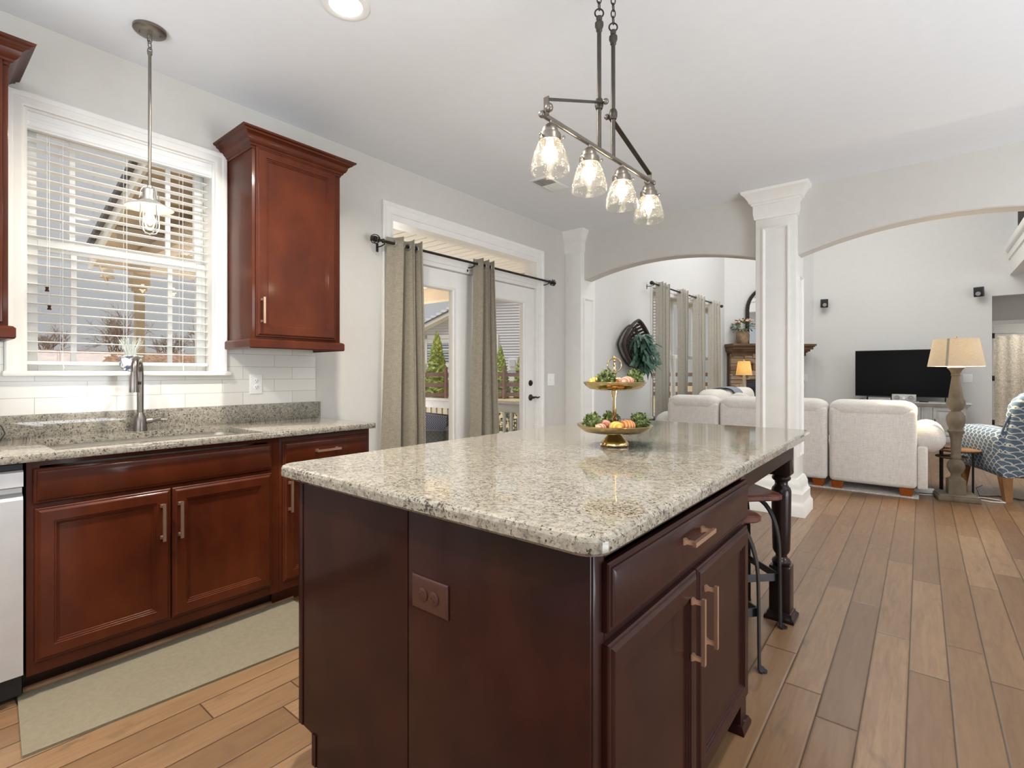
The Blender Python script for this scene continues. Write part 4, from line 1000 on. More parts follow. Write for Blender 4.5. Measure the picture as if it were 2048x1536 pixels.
# vent
vt = thing('ceiling_vent', 'white rectangular ceiling vent behind the hanging glass shades', 'vent', (-2.434, 3.51, CZ))
b = MB(); b.box(-2.525, -2.345, 3.335, 3.665, CZ - 0.006, CZ, 0.002); b.build('frame', 'white', vt)
b = MB()
for i in range(8): b.box(-2.50 + i * 0.0185, -2.488 + i * 0.0185, 3.36, 3.49, CZ - 0.009, CZ - 0.006)
b.build('louver', 'grille', vt)
b = MB()
for i in range(8): b.box(-2.50 + i * 0.0185, -2.490 + i * 0.0185, 3.51, 3.64, CZ - 0.008, CZ - 0.006)
b.build('louver', 'white', vt)

# sink pendant
px, py = -2.775, 0.762
pn = thing('sink_pendant', 'small nickel pendant with a caged clear bulb hanging over the sink', 'pendant light', (px, py, CZ))
b = MB(); b.lathe([(0.0, CZ), (0.065, CZ), (0.066, CZ - 0.012), (0.060, CZ - 0.018), (0.035, CZ - 0.024), (0.012, CZ - 0.028), (0.0, CZ - 0.028)], (px, py, 0), 36)
for k in (-1, 1): b.lathe([(0, 0), (0.006, 0), (0.005, -0.012), (0, -0.012)], (px + k * 0.03 * 0.5, py + k * 0.04, CZ - 0.018), 8)
b.build('canopy', 'pewter', pn)
b = MB()
for k, (z0, rot) in enumerate(((CZ - 0.030, 0), (CZ - 0.058, 1), (CZ - 0.088, 0))):
    ax = Vector((_c, _s, 0)) if rot == 0 else Vector((-_s, _c, 0))
    b.tube([Vector((px, py, z0 - 0.016)) + ax * 0.010 * math.cos(2 * PI * i / 16) + Vector((0, 0, 0.020 * math.sin(2 * PI * i / 16))) for i in range(16)], 0.0026, 6, closed=True)
b.build('chain', 'pewter', pn)
b = MB(); b.lathe([(0, CZ - 0.105), (0.009, CZ - 0.105), (0.010, CZ - 0.118), (0.0065, CZ - 0.122), (0.0065, 2.06), (0, 2.06)], (px, py, 0), 14); b.build('rod', 'pewter', pn)
b = MB(); b.lathe([(0.0, 2.066), (0.010, 2.064), (0.012, 2.054), (0.026, 2.044), (0.028, 2.030), (0.027, 2.008), (0.032, 1.995), (0.055, 1.982), (0.094, 1.962), (0.095, 1.959), (0.092, 1.959), (0.052, 1.977), (0.024, 1.988), (0.022, 2.03), (0.0, 2.04)], (px, py, 0), 48, cap=False)
b.build('shade', 'nickel', pn)
b = MB()
for k in range(2):
    ax = Matrix.Rotation(R(20 + 90 * k), 3, 'Z') @ Vector((1, 0, 0))
    for sg in (-1, 1):
        b.tube([Vector((px, py, z)) + ax * sg * r_ for r_, z in ((0.012, 2.056), (0.030, 2.050), (0.042, 2.030), (0.043, 2.012), (0.048, 1.995))], 0.0022, 6)
        b.tube([Vector((px, py, z)) + ax * sg * r_ for r_, z in ((0.041, 1.985), (0.043, 1.93), (0.046, 1.895), (0.043, 1.868), (0.028, 1.848), (0.0, 1.840))], 0.0022, 6)
b.ball((px, py, 1.838), 0.0045, nu=8, nv=6); b.build('cage', 'nickel', pn)
b = MB(); b.lathe([(0.014, 2.0), (0.016, 1.97), (0.028, 1.94), (0.034, 1.905), (0.028, 1.872), (0.012, 1.856), (0.0, 1.853)], (px, py, 0), 28, cap=False); bu = b.build('bulb', 'clear', pn)
b = MB(); b.ball((px, py, 1.915), (0.015, 0.015, 0.034), nu=12, nv=8); b.build('filament', 'bulb', bu)
light('pendant_lamp', 'POINT', (px, py, 1.915), 7, (1.0, 0.86, 0.66), 0.03)

# linear island pendant
ch = thing('island_chandelier', 'pewter linear pendant with four seeded glass shades hanging over the island', 'chandelier', (-0.989, 1.8245, CZ))
A = Vector((-1.007, 1.424, 2.083)); B_ = Vector((-0.971, 2.225, 2.083)); D = (B_ - A).normalized(); SD = Vector((D.y, -D.x, 0))
P = lambda t, z=0.0, s_=0.0: A + (B_ - A) * t + Vector((0, 0, z)) + SD * s_
b = MB(); b.tube([P(-0.03), P(1.03)], 0.0095, 14); b.build('bar', 'pewter', ch)
rods = (0.435, 0.57)
for t in rods:
    b = MB(); zt = 0.495
    b.lathe([(0, 0.0), (0.0085, 0.0), (0.0085, zt - 0.03), (0.012, zt - 0.026), (0.012, zt - 0.018), (0.017, zt - 0.008), (0.017, zt + 0.006), (0.010, zt + 0.014), (0.012, zt + 0.02), (0.012, zt + 0.03), (0.0, zt + 0.034)], P(t), 16)
    b.lathe([(0, 0.160), (0.013, 0.160), (0.017, 0.172), (0.017, 0.187), (0.013, 0.199), (0, 0.199)], P(t), 16); b.build('rod', 'pewter_dark', ch)
    b = MB(); z = 0.54; k = 0; top = CZ - A.z - 0.03
    b.tube([P(t, z + 0.0) + Vector((_c, _s, 0)) * 0.017 * math.cos(2 * PI * i / 18) + Vector((0, 0, 0.017 * math.sin(2 * PI * i / 18))) for i in range(18)], 0.0032, 6, closed=True)
    z += 0.028
    while z < top:
        ax = Vector((_c, _s, 0)) if k % 2 else Vector((-_s * 0.8 + _c * 0.5, _c * 0.8 + _s * 0.5, 0)).normalized()
        b.tube([P(t, z) + ax * 0.0085 * math.cos(2 * PI * i / 14) + Vector((0, 0, 0.017 * math.sin(2 * PI * i / 14))) for i in range(14)], 0.0024, 6, closed=True); z += 0.027; k += 1
    b.build('chain', 'iron', ch)
b = MB(); b.box(-1.04, -0.94, 1.58, 1.88, CZ - 0.03, CZ, 0.01); b.build('canopy', 'pewter', ch)
for t, e, sg in ((rods[0], -0.02, -1), (rods[1], 1.02, 1)):
    b = MB(); j = P(t, 0.180, -0.018 * sg); k_ = P(e, 0.045, -0.018 * sg)
    b.tube([j, k_, P(e, -0.004, -0.018 * sg)], 0.01, flat=(0.0105, 0.0018), up=(0, 0, 1)) if False else b.tube([j, k_], 0.01, flat=(0.0105, 0.0016), up=SD)
    b.tube([k_ + Vector((0, 0, 0.008)), P(e, -0.012, -0.018 * sg)], 0.01, flat=(0.0105, 0.0016), up=SD); b.build('strap', 'pewter_dark', ch)
    b = MB(); b.ball(P(t, 0.180, -0.030 * sg), 0.012, nu=12, nv=8); b.build('knob', 'pewter', ch)
    b = MB(); b.ball(P(e, 0.012, -0.030 * sg), (0.014, 0.014, 0.016), nu=12, nv=8); b.build('knob', 'pewter', ch)
    b = MB(); b.ball(P(e, 0, 0), 0.013, nu=12, nv=8); b.build('knob', 'pewter', ch)
for i, t in enumerate((0.035, 0.345, 0.655, 0.965)):
    c = P(t); b = MB()
    b.lathe([(0, -0.004), (0.007, -0.006), (0.007, -0.016), (0.014, -0.019), (0.024, -0.028), (0.029, -0.041), (0.029, -0.050), (0.037, -0.053), (0.039, -0.058), (0.038, -0.080), (0.0355, -0.080), (0.0355, -0.056), (0, -0.052)], c, 28)
    for k in range(3):
        a = R(25 + 120 * k); d = Vector((math.cos(a), math.sin(a), 0)); b.tube([c + d * 0.035 + Vector((0, 0, -0.069)), c + d * 0.046 + Vector((0, 0, -0.069))], 0.003, 8); b.ball(c + d * 0.049 + Vector((0, 0, -0.069)), 0.0058, nu=8, nv=6)
    b.build('socket_cup', 'pewter', ch)
    b = MB(); pr = [(0.0350, -0.072), (0.0385, -0.078), (0.0445, -0.088), (0.0515, -0.104), (0.0580, -0.124), (0.0640, -0.146), (0.0675, -0.166), (0.0680, -0.177), (0.0670, -0.186)]
    b.lathe(pr + [(r - 0.0022, z) for r, z in pr[::-1]], c, 36, cap=False); sh = b.build('shade', 'seeded', ch)
    b = MB(); b.lathe([(0.0, -0.070), (0.012, -0.072), (0.012, -0.085), (0.017, -0.105), (0.017, -0.125), (0.010, -0.148), (0.003, -0.160), (0.0, -0.161)], c, 18); b.build('bulb', 'bulb', ch)
    light('chandelier_lamp', 'POINT', c + Vector((0, 0, -0.115)), 4.5, (1.0, 0.87, 0.68), 0.025)

# ================================================================== CURTAINS
def curtain(name, label, Xc, top, bot, zt, zb, mat, waves=3.5, amp=0.045, group=None, seed=1, phase=0.0, warp=1.0):
    """grommet panel hanging from a rod along Y; top/bot = (y0, y1)"""
    t = thing(name, label, 'curtain', (Xc, (top[0] + top[1]) / 2, zb), 0, group); rg = random.Random(seed)
    n, m = 110, 26; b = MB(); loops = []; gr = []
    ph = [rg.uniform(-0.35, 0.35) for _ in range(6)]
    for j in range(m + 1):
        v = j / m; z = zt + (zb - zt) * v; lp = []
        y0 = top[0] + (bot[0] - top[0]) * v ** 1.1; y1 = top[1] + (bot[1] - top[1]) * v ** 1.1
        for i in range(n + 1):
            u = i / n; w = 2 * PI * waves * u ** warp + phase + v * ph[int(u * 5)] * 0.8 * v
            s_ = math.sin(w); a = amp * (1 + 0.25 * v)
            x = Xc + a * math.copysign(abs(s_) ** 0.75, s_) + 0.006 * math.sin(7 * u + 5 * v)
            y = y0 + (y1 - y0) * (u + 0.10 / waves * math.sin(2 * w) * (1 - 0.3 * v))
            zz = z + (0.012 * abs(s_) if j == 0 else 0)
            lp.append((x, y, zz))
        loops.append(lp)
    b.loft(loops, False)
    o = b.build('panel', mat, t, sharp=80)
    md = o.modifiers.new('thick', 'SOLIDIFY'); md.thickness = 0.003
    k = 0
    while True:
        w = PI * k
        u = max(0.0, (w - phase) / (2 * PI * waves)) ** (1 / warp)
        k += 1
        if u > 0.99: break
        if u < 0.02: continue
        y = top[0] + (top[1] - top[0]) * u
        mm = Matrix.Rotation(PI / 2, 4, 'X') @ Matrix.Identity(4)
        gb = MB(); gb.tube([(Xc + 0.024 * math.cos(2 * PI * i / 18), y, zt - 0.045 + 0.024 * math.sin(2 * PI * i / 18)) for i in range(18)], 0.0045, 6, closed=True); gb.build('grommet', 'nickel', t)
    return t
curtain('curtain', 'taupe linen curtain at the left end of the patio door rod', -3.052, (2.335, 2.645), (2.262, 2.70), 2.205, 0.02, 'curtain', 3.0, 0.050, 'patio door curtains', 2, phase=-0.5, warp=1.7)
curtain('curtain', 'taupe linen curtain hanging between the two patio doors', -3.052, (3.262, 3.50), (3.205, 3.585), 2.205, 0.02, 'curtain', 3.0, 0.046, 'patio door curtains', 5, phase=-0.5, warp=1.3)
def rod(label, Xc, y0, y1, z, r, fin, brackets, lattice=True):
    t = thing('curtain_rod', label, 'curtain rod', (Xc, (y0 + y1) / 2, z))
    b = MB(); b.tube([(Xc, y0, z), (Xc, y1, z)], r, 14)
    for y, s_ in ((y0, -1), (y1, 1)):
        m = Matrix.Rotation(-s_ * PI / 2, 4, 'X'); b.lathe([(0, 0), (r * 1.2, 0), (r * 1.7, 0.006), (r * 1.2, 0.014), (r * 0.9, 0.02), (0, 0.02)], (Xc, y - s_ * 0.045, z), 12, m)
    b.build('pole', 'iron', t)
    for y, s_ in ((y0, -1), (y1, 1)):
        c = Vector((Xc, y + s_ * fin * 0.9, z)); b = MB()
        if lattice:
            for k in range(8):
                tw = []
                for i in range(9):
                    ph = -PI / 2 + PI * i / 8; a = 2 * PI * k / 8 + i * 0.22; tw.append(c + Vector((fin * math.cos(ph) * math.cos(a), s_ * fin * math.sin(ph), fin * math.cos(ph) * math.sin(a))))
                b.tube(tw, 0.0036, 5)
            b.ball(c, fin * 0.55, nu=10, nv=8)
        else: b.ball(c, fin, nu=16, nv=10)
        b.build('finial', 'iron', t)
    for y in brackets:
        b = MB(); b.tube([(Xc, y, z - 0.004), (Xc, y, z - 0.022), (Xc - 0.04, y, z - 0.03), (WX + 0.003, y, z - 0.03)], 0.005, 8); b.box(WX, WX + 0.004, y - 0.010, y + 0.010, z - 0.065, z + 0.0, 0.001); b.build('bracket', 'iron', t)
    return t
rod('dark metal curtain rod with lattice ball finials over the patio doors', -3.052, 2.235, 4.43, 2.163, 0.0105, 0.034, (2.285, 3.245, 4.38))
LRC = 'living room window curtains'
for i, (tp, bt) in enumerate((((7.19, 7.52), (7.18, 7.44)), ((8.03, 8.30), (8.10, 8.22)), ((8.76, 9.13), (8.74, 9.13)), ((9.58, 9.99), (9.53, 10.05)))):
    curtain('curtain', ['grey taupe curtain first from the left at the living room window', 'grey taupe curtain second from the left at the living room window',
        'grey taupe curtain third from the left at the living room window', 'grey taupe curtain nearest the fireplace at the living room window'][i],
        -3.03, tp, bt, 2.55, 0.03, 'curtain2', 2.5, 0.05, LRC, 20 + i, phase=-0.8)
rod('dark thin curtain rod with ball finials at the living room window', -3.03, 6.98, 10.22, 2.505, 0.012, 0.03, (7.03, 8.6, 10.16), lattice=False)

# ================================================================== LIVING ROOM
# wall basket with greenery
wb = thing('wall_basket', 'dark woven basket with green eucalyptus hung as a diamond on the living room wall', 'basket', (WX, 6.40, 1.57))
yc, zc = 6.42, 1.575; b = MB(); hh, hw = 0.345, 0.44
def dia(k, x):
    pts = []
    for i in range(48):
        a = 2 * PI * i / 48; ca, sa = math.cos(a), math.sin(a); e = 1.45
        pts.append((x, yc + hw * k * math.copysign(abs(ca) ** e, ca), zc + hh * k * math.copysign(abs(sa) ** e, sa)))
    return pts
b.tube(dia(1.0, WX + 0.16), 0.018, 8, closed=True); b.tube(dia(0.97, WX + 0.13), 0.014, 6, closed=True); b.tube(dia(0.82, WX + 0.03), 0.012, 6, closed=True)
Lc, Tc, Bc = Vector((0, yc - hw, zc)), Vector((0, yc, zc + hh)), Vector((0, yc, zc - hh))
def rib(a, c):
    p = Lc + (Tc - Lc) * a + (Bc - Lc) * c; m_ = max(abs(2 * a - 1), abs(2 * c - 1)); ctr = Vector((0, yc, zc)); p = ctr + (p - ctr) * 0.93
    return Vector((WX + 0.03 + 0.125 * m_ ** 3, p.y, p.z))
for k in range(8):
    q = 0.09 + 0.82 * k / 7
    b.tube([rib(q, c / 10) for c in range(11)], 0.01, flat=(0.003, 0.017), up=(1, 0, 0)); b.tube([rib(c / 10, q) + Vector((0.006, 0, 0)) for c in range(11)], 0.01, flat=(0.003, 0.017), up=(1, 0, 0))
b.build('basket', 'basket', wb)
rg = random.Random(8); b = MB()
for i in range(150):
    t = rg.random(); y = yc + 0.02 + rg.gauss(0, 0.13) + t * 0.10; z = zc + 0.17 - t * 0.46 + rg.gauss(0, 0.03); x = WX + rg.uniform(0.10, 0.25)
    d = Vector((rg.uniform(0.0, 0.6), rg.uniform(-0.55, 0.75), rg.uniform(-1.0, 0.05))); b.leaf((x, y, z), d, (1, 0, 0.2), rg.uniform(0.13, 0.21), rg.uniform(0.06, 0.095), 0.35)
b.build('eucalyptus', 'eucalyptus', wb)

# fireplace on the diagonal wall
C0 = Vector((-2.448, 11.505, 0)); NN = Vector((math.sqrt(.5), -math.sqrt(.5), 0)); TT = Vector((math.sqrt(.5), math.sqrt(.5), 0))
G = lambda u, d, z: C0 + NN * d + TT * u + Vector((0, 0, z))
fp = thing('fireplace', 'corner fireplace of stacked brown stone with a wooden mantel', 'fireplace', G(-0.15, 0.1, 0))
fp.rotation_euler = (0, 0, 0)
rg = random.Random(4); b = MB()
def gbox(bb, u0, u1, d0, d1, z0, z1):
    bb.loft([[G(u0, d0, z), G(u1, d0, z), G(u1, d1, z), G(u0, d1, z)] for z in (z0, z1)], True, True, True)
UL, UR, FU0, FU1 = -0.955, 0.62, -0.62, 0.28
for u0, u1 in ((UL + 0.02, FU0 + 0.0), (FU1, UR - 0.02)): gbox(b, u0, u1, 0.02, 0.175, 0, 1.6)
gbox(b, FU0, FU1, 0.02, 0.175, 1.02, 1.6); b.build('mortar_bed', 'mortar', fp)
b = MB(); z = 0.0
while z < 1.585:
    h = rg.uniform(0.07, 0.15); h = min(h, 1.59 - z); u = UL
    while u < UR - 0.01:
        w = rg.uniform(0.14, 0.36); u1 = min(u + w, UR)
        if UR - u1 < 0.07: u1 = UR
        segs = [(u, u1)]
        if z < 1.0: segs = [(a, c) for a, c in ((u, min(u1, FU0)), (max(u, FU1), u1)) if c - a > 0.02]
        for a, c in segs: gbox(b, a + 0.004, c - 0.004, 0.15, 0.2 + rg.uniform(-0.015, 0.02), z + 0.004, z + h - 0.004)
        u = u1
    z += h
b.build('stone_facing', 'stone', fp)
b = MB(); gbox(b, FU0, FU1, 0.02, 0.10, 0.12, 1.0); gbox(b, FU0, FU1, 0.10, 0.17, 0.90, 1.0); gbox(b, FU0, FU0 + 0.06, 0.10, 0.17, 0.12, 0.9); gbox(b, FU1 - 0.06, FU1, 0.10, 0.17, 0.12, 0.9)
for k in range(3): gbox(b, FU0 + 0.02, FU1 - 0.02, 0.165, 0.18, 0.915 + k * 0.028, 0.93 + k * 0.028)
b.build('firebox', 'firebox', fp)
b = MB()
for (ext, dfr, z0, z1) in ((0.0, 0.21, 1.55, 1.62), (0.02, 0.23, 1.62, 1.64), (0.05, 0.27, 1.64, 1.68), (0.09, 0.31, 1.68, 1.73), (0.11, 0.33, 1.73, 1.75), (0.13, 0.35, 1.75, 1.79)):
    ua = max(UL + 0.02 - ext, -0.97); gbox(b, ua - 0.02 * (ext > .1), UR + 0.04 + ext, 0.02 + max(0, -0.0), dfr, z0, z1)
b.build('mantel_shelf', 'mantle', fp, smooth=False)
# mirror, vase, candle holder
mr = thing('arched_mirror', 'arched dark framed mirror standing on the fireplace mantel', 'mirror', G(-0.1, 0.06, 1.79))
def arch_pts(w, h, n=16): return [(-w, 0)] + [(-w, h - w)] + [(-w * math.cos(PI * i / n), h - w + w * math.sin(PI * i / n)) for i in range(1, n)] + [(w, h - w), (w, 0)]
b = MB(); o1 = arch_pts(0.50, 1.20); i1 = arch_pts(0.44, 1.14)
b.loft([[G(-0.05 + u, d, 1.79 + z) for u, z in pts] for pts, d in ((o1, 0.045), (o1, 0.085), (i1, 0.085), (i1, 0.06))], True); b.build('frame', 'bronze', mr)
b = MB(); b.loft([[G(-0.05 + u, d, 1.79 + z) for u, z in i1] for d in (0.05, 0.064)], True, True, True); b.build('glass', 'mirror', mr)
for sg in (-0.25, 0.0, 0.25):
    b = MB(); b.loft([[G(-0.05 + u, d, z) for u, z in ((sg - 0.008, 1.80), (sg + 0.008, 1.80), (sg + 0.008, 2.75), (sg - 0.008, 2.75))] for d in (0.064, 0.075)], True, True, True); b.build('bar', 'bronze', mr)
vs = G(-0.70, 0.20, 0); va = thing('flower_vase', 'clay jar of pink roses and greenery on the left end of the mantel', 'vase', (vs.x, vs.y, 1.79))
b = MB(); b.lathe([(0.0, 1.79), (0.085, 1.79), (0.105, 1.83), (0.125, 1.90), (0.128, 1.97), (0.11, 2.03), (0.075, 2.055), (0.082, 2.07), (0.07, 2.07), (0.06, 2.05), (0, 2.0)], (vs.x, vs.y, 0), 28); b.build('jar', 'vase', va)
rg = random.Random(6); b = MB()
for i in range(150):
    d = Vector((rg.gauss(0, 1), rg.gauss(0, 1), rg.gauss(0.3, 0.7))).normalized(); p = Vector((vs.x, vs.y, 2.14)) + Vector((d.x * 0.2, d.y * 0.2, d.z * 0.14)) * rg.uniform(0.4, 1)
    b.leaf(p, d + Vector((0, 0, rg.uniform(-.5, .5))), (0, 0, 1), rg.uniform(0.05, 0.09), 0.035)
b.build('bouquet_leaves', 'shrub', va)
for (u, dz, q) in ((-0.16, 0.06, 0.045), (0.02, 0.09, 0.055), (0.13, 0.10, 0.04), (-0.08, 0.10, 0.035), (0.18, 0.02, 0.045), (0.07, 0.12, 0.035)):
    c = Vector((vs.x, vs.y, 2.15 + dz)) + TT * u + NN * 0.09; b = MB()
    for k in range(9):
        a = 2.4 * k; r_ = q * (0.35 + 0.06 * k); b.leaf(c, (math.cos(a) * 0.8 + 0.3, math.sin(a) * 0.8 - 0.3, 0.5), (NN.x, NN.y, 0.6), q * 1.1, q * 0.9, 0.5)
    b.build('rose', 'petal', va)
cd = G(0.53, 0.19, 0); ca = thing('candle_holder', 'dark turned candle holder with a clear glass cup at the right of the mantel', 'candle holder', (cd.x, cd.y, 1.79))
b = MB(); b.lathe([(0, 1.79), (0.055, 1.79), (0.055, 1.805), (0.03, 1.83), (0.022, 1.86), (0.034, 1.89), (0.036, 1.91), (0.018, 1.94), (0.018, 1.965), (0.03, 1.985), (0.058, 1.99), (0.058, 1.998), (0, 1.998)], (cd.x, cd.y, 0), 20); b.build('stand', 'bronze', ca)
b = MB(); b.lathe([(0, 1.999), (0.05, 1.999), (0.055, 2.02), (0.055, 2.13), (0.051, 2.13), (0.050, 2.01), (0, 2.006)], (cd.x, cd.y, 0), 24, cap=False); b.build('glass_cup', 'clear', ca)

# television, console and the things on it
tv = thing('television', 'large black flat television on the grey console against the far wall', 'television', (-0.23, 11.8, 0.70))
b = MB(); b.box(-0.995, 0.53, 11.80, 11.85, 0.762, 1.63, 0.006); b.build('housing', 'black', tv)
b = MB(); b.box(-0.985, 0.52, 11.796, 11.80, 0.775, 1.62); b.build('screen', 'screen', tv)
for x in (-0.80, 0.335):
    b = MB(); b.tube([(x - 0.0, 11.66, 0.692), (x, 11.80, 0.765), (x, 11.96, 0.692)], 0.009, 8); b.build('leg', 'black', tv)
cs = thing('tv_console', 'grey white distressed console cabinet with fluted pilasters under the television', 'console', (-0.26, 11.7, 0))
b = MB(); x0, x1, y0, y1 = -1.13, 0.62, 11.46, 12.0
b.box(x0 + 0.02, x1 - 0.02, y0 + 0.03, y1, 0.08, 0.60); b.box(x0, x1, y0 + 0.01, y1, 0.0, 0.10, 0.006); b.box(x0 + 0.01, x1 - 0.01, y0 + 0.02, y1, 0.58, 0.615, 0.004); b.build('body', 'console', cs)
b = MB(); b.box(x0 - 0.05, x1 + 0.05, y0 - 0.04, y1 + 0.02, 0.66, 0.682, 0.006, 2); b.box(x0 - 0.025, x1 + 0.025, y0 - 0.02, y1, 0.632, 0.66, 0.008, 2); b.box(x0, x1, y0, y1, 0.612, 0.632, 0.004); b.build('top', 'console', cs)
for xx in (x0 + 0.02, -0.62, 0.0, x1 - 0.18):
    b = MB(); b.box(xx, xx + 0.15, y0 + 0.015, y0 + 0.035, 0.10, 0.61)
    for k in range(5): b.tube([(xx + 0.02 + k * 0.0275, y0 + 0.014, 0.13), (xx + 0.02 + k * 0.0275, y0 + 0.014, 0.58)], 0.010, 8)
    b.build('pilaster', 'console', cs)
for xa, xb in ((x0 + 0.18, -0.63), (-0.46, -0.01), (0.16, x1 - 0.19)):
    b = MB(); b.rects((xa, y0 + 0.03, 0.12), (1, 0, 0), (0, 0, 1), (0, -1, 0), xb - xa, 0.47, [(0, 0), (0, 0.018), (0.004, 0.022), (0.045, 0.022), (0.05, 0.014), (0.07, 0.012), (0.085, 0.022)]); d_ = b.build('door', 'console', cs)
    b = MB(); b.tube([(xa + 0.025, y0 + 0.003, 0.40), (xa + 0.025, y0 - 0.012, 0.385), (xa + 0.025, y0 - 0.012, 0.30), (xa + 0.025, y0 + 0.003, 0.29)], 0.006, 6); b.build('handle', 'bronze', d_)
sp = thing('center_speaker', 'silver center speaker with two round cones in front of the television', 'speaker', (-0.24, 11.6, 0.682))
b = MB(); b.box(-0.42, -0.07, 11.56, 11.72, 0.684, 0.815, 0.008); b.build('cabinet', 'steel', sp)
my = Matrix.Rotation(PI / 2, 4, 'X')
for xx, r_, m_ in ((-0.345, 0.045, 'grille'), (-0.245, 0.024, 'white'), (-0.145, 0.045, 'grille')):
    b = MB(); b.lathe([(r_, 0.0), (r_, 0.006), (r_ * 0.88, 0.008), (r_ * 0.45, -0.004 + 0.006), (r_ * 0.3, 0.006), (0, 0.010)], (xx, 11.562, 0.75), 24, my, cap=False); b.build('cone', m_, sp)
rc = thing('media_player', 'silver media player left of the center speaker on the console', 'media player', (-0.65, 11.6, 0.682))
b = MB(); b.box(-0.77, -0.44, 11.56, 11.64, 0.684, 0.745, 0.004); b.build('case', 'steel', rc)
b = MB(); b.box(-0.755, -0.455, 11.555, 11.56, 0.722, 0.738); b.box(-0.60, -0.47, 11.555, 11.56, 0.694, 0.702); b.build('display', 'grille', rc)
b = MB(); b.box(-0.03, 0.10, 11.52, 11.57, 0.682, 0.702, 0.004)
for k in range(5): b.box(-0.02 + k * 0.022, -0.008 + k * 0.022, 11.53, 11.55, 0.702, 0.707)
single('remote_control', b, 'black', 'black remote lying right of the center speaker', 'remote', base=(0.03, 11.55, 0.682))
b = MB(); b.tube([(-1.02, 11.50, 0.684), (-0.93, 11.53, 0.690), (-0.87, 11.58, 0.72), (-0.84, 11.62, 0.70)], 0.006, 6); b.box(-1.08, -0.88, 11.46, 11.50, 0.682, 0.69, 0.003)
single('media_cable', b, 'black', 'black cable lying on the left end of the console', 'cable', base=(-0.95, 11.53, 0.684))
# wall speakers, outlets
for x, lab in ((-1.547, 'small black wall speaker beside the fireplace corner'), (0.789, 'small black wall speaker above the hall opening')):
    t = thing('wall_speaker', lab, 'speaker', (x, 12.2, 2.63), 0, 'small black wall speakers')
    rz_ = Matrix.Translation(Vector((x, 12.08, 2.63))) @ Rz(R(18 if x < 0 else -18)) @ Matrix.Rotation(R(8), 4, 'X')
    b = MB(); b.box(-0.062, 0.062, -0.05, 0.05, -0.085, 0.085, 0.008, 2, rz_); b.build('cabinet', 'black', t)
    b = MB(); b.lathe([(0.036, 0.0), (0.036, 0.004), (0.03, 0.006), (0.01, 0.001), (0, 0.004)], (0, 0, 0), 18, rz_ @ Matrix.Translation(Vector((0, -0.05, -0.03))) @ my, cap=False); b.build('cone', 'grille', t)
    b = MB(); b.tube([(x, 12.13, 2.63), (x, 12.2, 2.63)], 0.015, 8); b.build('bracket', 'black', t)
plate('light_switch', 'white single switch plate on the far wall right of the television', 'switch', (0.646, 12.2, 1.105), (1, 0, 0), (0, -1, 0), 0.13, 0.15, 'white', 'single')
q = C0 + TT * 0.80; plate('wall_outlet', 'white outlet on the diagonal wall right of the fireplace stone', 'outlet', (q.x, q.y, 1.10), TT, NN, 0.09, 0.15, 'white')

# sofas
def sofa_section(name, label, x0, x1, armside, group='oatmeal sectional sofa pieces'):
    t = thing(name, label, 'sofa', ((x0 + x1) / 2, 6.5, 0), 0, group); yb0 = 6.15; dep = 0.98
    b = MB(); b.box(x0, x1, yb0, yb0 + 0.20, 0.085, 0.85, 0.045, 4); b.build('back_panel', 'sofa', t)
    b = MB(); n = 40; lp = []
    L = x1 - x0
    for i in range(n + 1):
        k = 0.5 - 0.5 * math.cos(PI * i / n); e = min(k, 1 - k) * L; sc = 1.0 if e > 0.13 else 0.25 + 0.75 * math.sqrt(max(0.0, 1 - (1 - e / 0.13) ** 2))
        x = x0 - 0.004 + (L + 0.008) * k; loop = []
        for j in range(20):
            a = 2 * PI * j / 20; loop.append((x, yb0 + 0.118 + 0.126 * sc * math.cos(a), 0.835 + 0.095 * sc * math.copysign(abs(math.sin(a)) ** 0.8, math.sin(a)) - 0.012 * (1 - sc)))
        lp.append(loop)
    b.loft(lp, True, True, True); o = b.build('back_roll', 'sofa', t, sharp=60)
    b = MB(); b.box(x0 + 0.01, x1 - 0.01, yb0 + 0.2, yb0 + dep, 0.085, 0.30, 0.02); b.build('base', 'sofa', t)
    b = MB(); b.box(x0 + 0.01, x1 - 0.01, yb0 + 0.18, yb0 + dep + 0.02, 0.30, 0.46, 0.06, 4); b.build('seat_cushion', 'cushion', t)
    b = MB(); b.box(x0 + 0.02, x1 - 0.02, yb0 + 0.18, yb0 + 0.40, 0.44, 0.90, 0.09, 4); b.build('back_cushion', 'cushion', t)
    if armside:
        s_ = armside; xa = x1 if s_ > 0 else x0
        b = MB(); b.box(min(xa, xa + s_ * 0.10), max(xa, xa + s_ * 0.08), yb0 + 0.03, yb0 + dep, 0.085, 0.50, 0.02)
        lp = []
        for i in range(13):
            k = i / 12; y = yb0 + 0.06 + (dep - 0.04) * k; e = min(k, 1 - k); sc = 1.0 if e > 0.16 else 0.45 + 0.55 * math.sqrt(1 - (1 - e / 0.16) ** 2)
            lp.append([(xa + s_ * 0.075 + 0.145 * sc * math.cos(2 * PI * j / 20), y, 0.565 + 0.14 * sc * math.sin(2 * PI * j / 20)) for j in range(20)])
        b.loft(lp, True, True, True); b.build('arm', 'sofa', t, sharp=60)
    for fxx in (x0 + 0.07, x1 - 0.08):
        for fy in (yb0 + 0.065, yb0 + dep - 0.09):
            b = MB(); b.loft([[(fxx + sx * w, fy + sy * w * 0.8, z) for sx, sy in ((1, 1), (-1, 1), (-1, -1), (1, -1))] for w, z in ((0.042, 0.012), (0.058, 0.085))], True, True, True); b.build('leg', 'sofa_foot', t)
    return t
sofa_section('sofa_section', 'oatmeal sofa piece with rolled arm seen from behind, right of the white column', -0.747, -0.031, 1)
sofa_section('sofa_section', 'oatmeal middle sofa piece partly hidden behind the white column', -1.848, -0.764, 0)
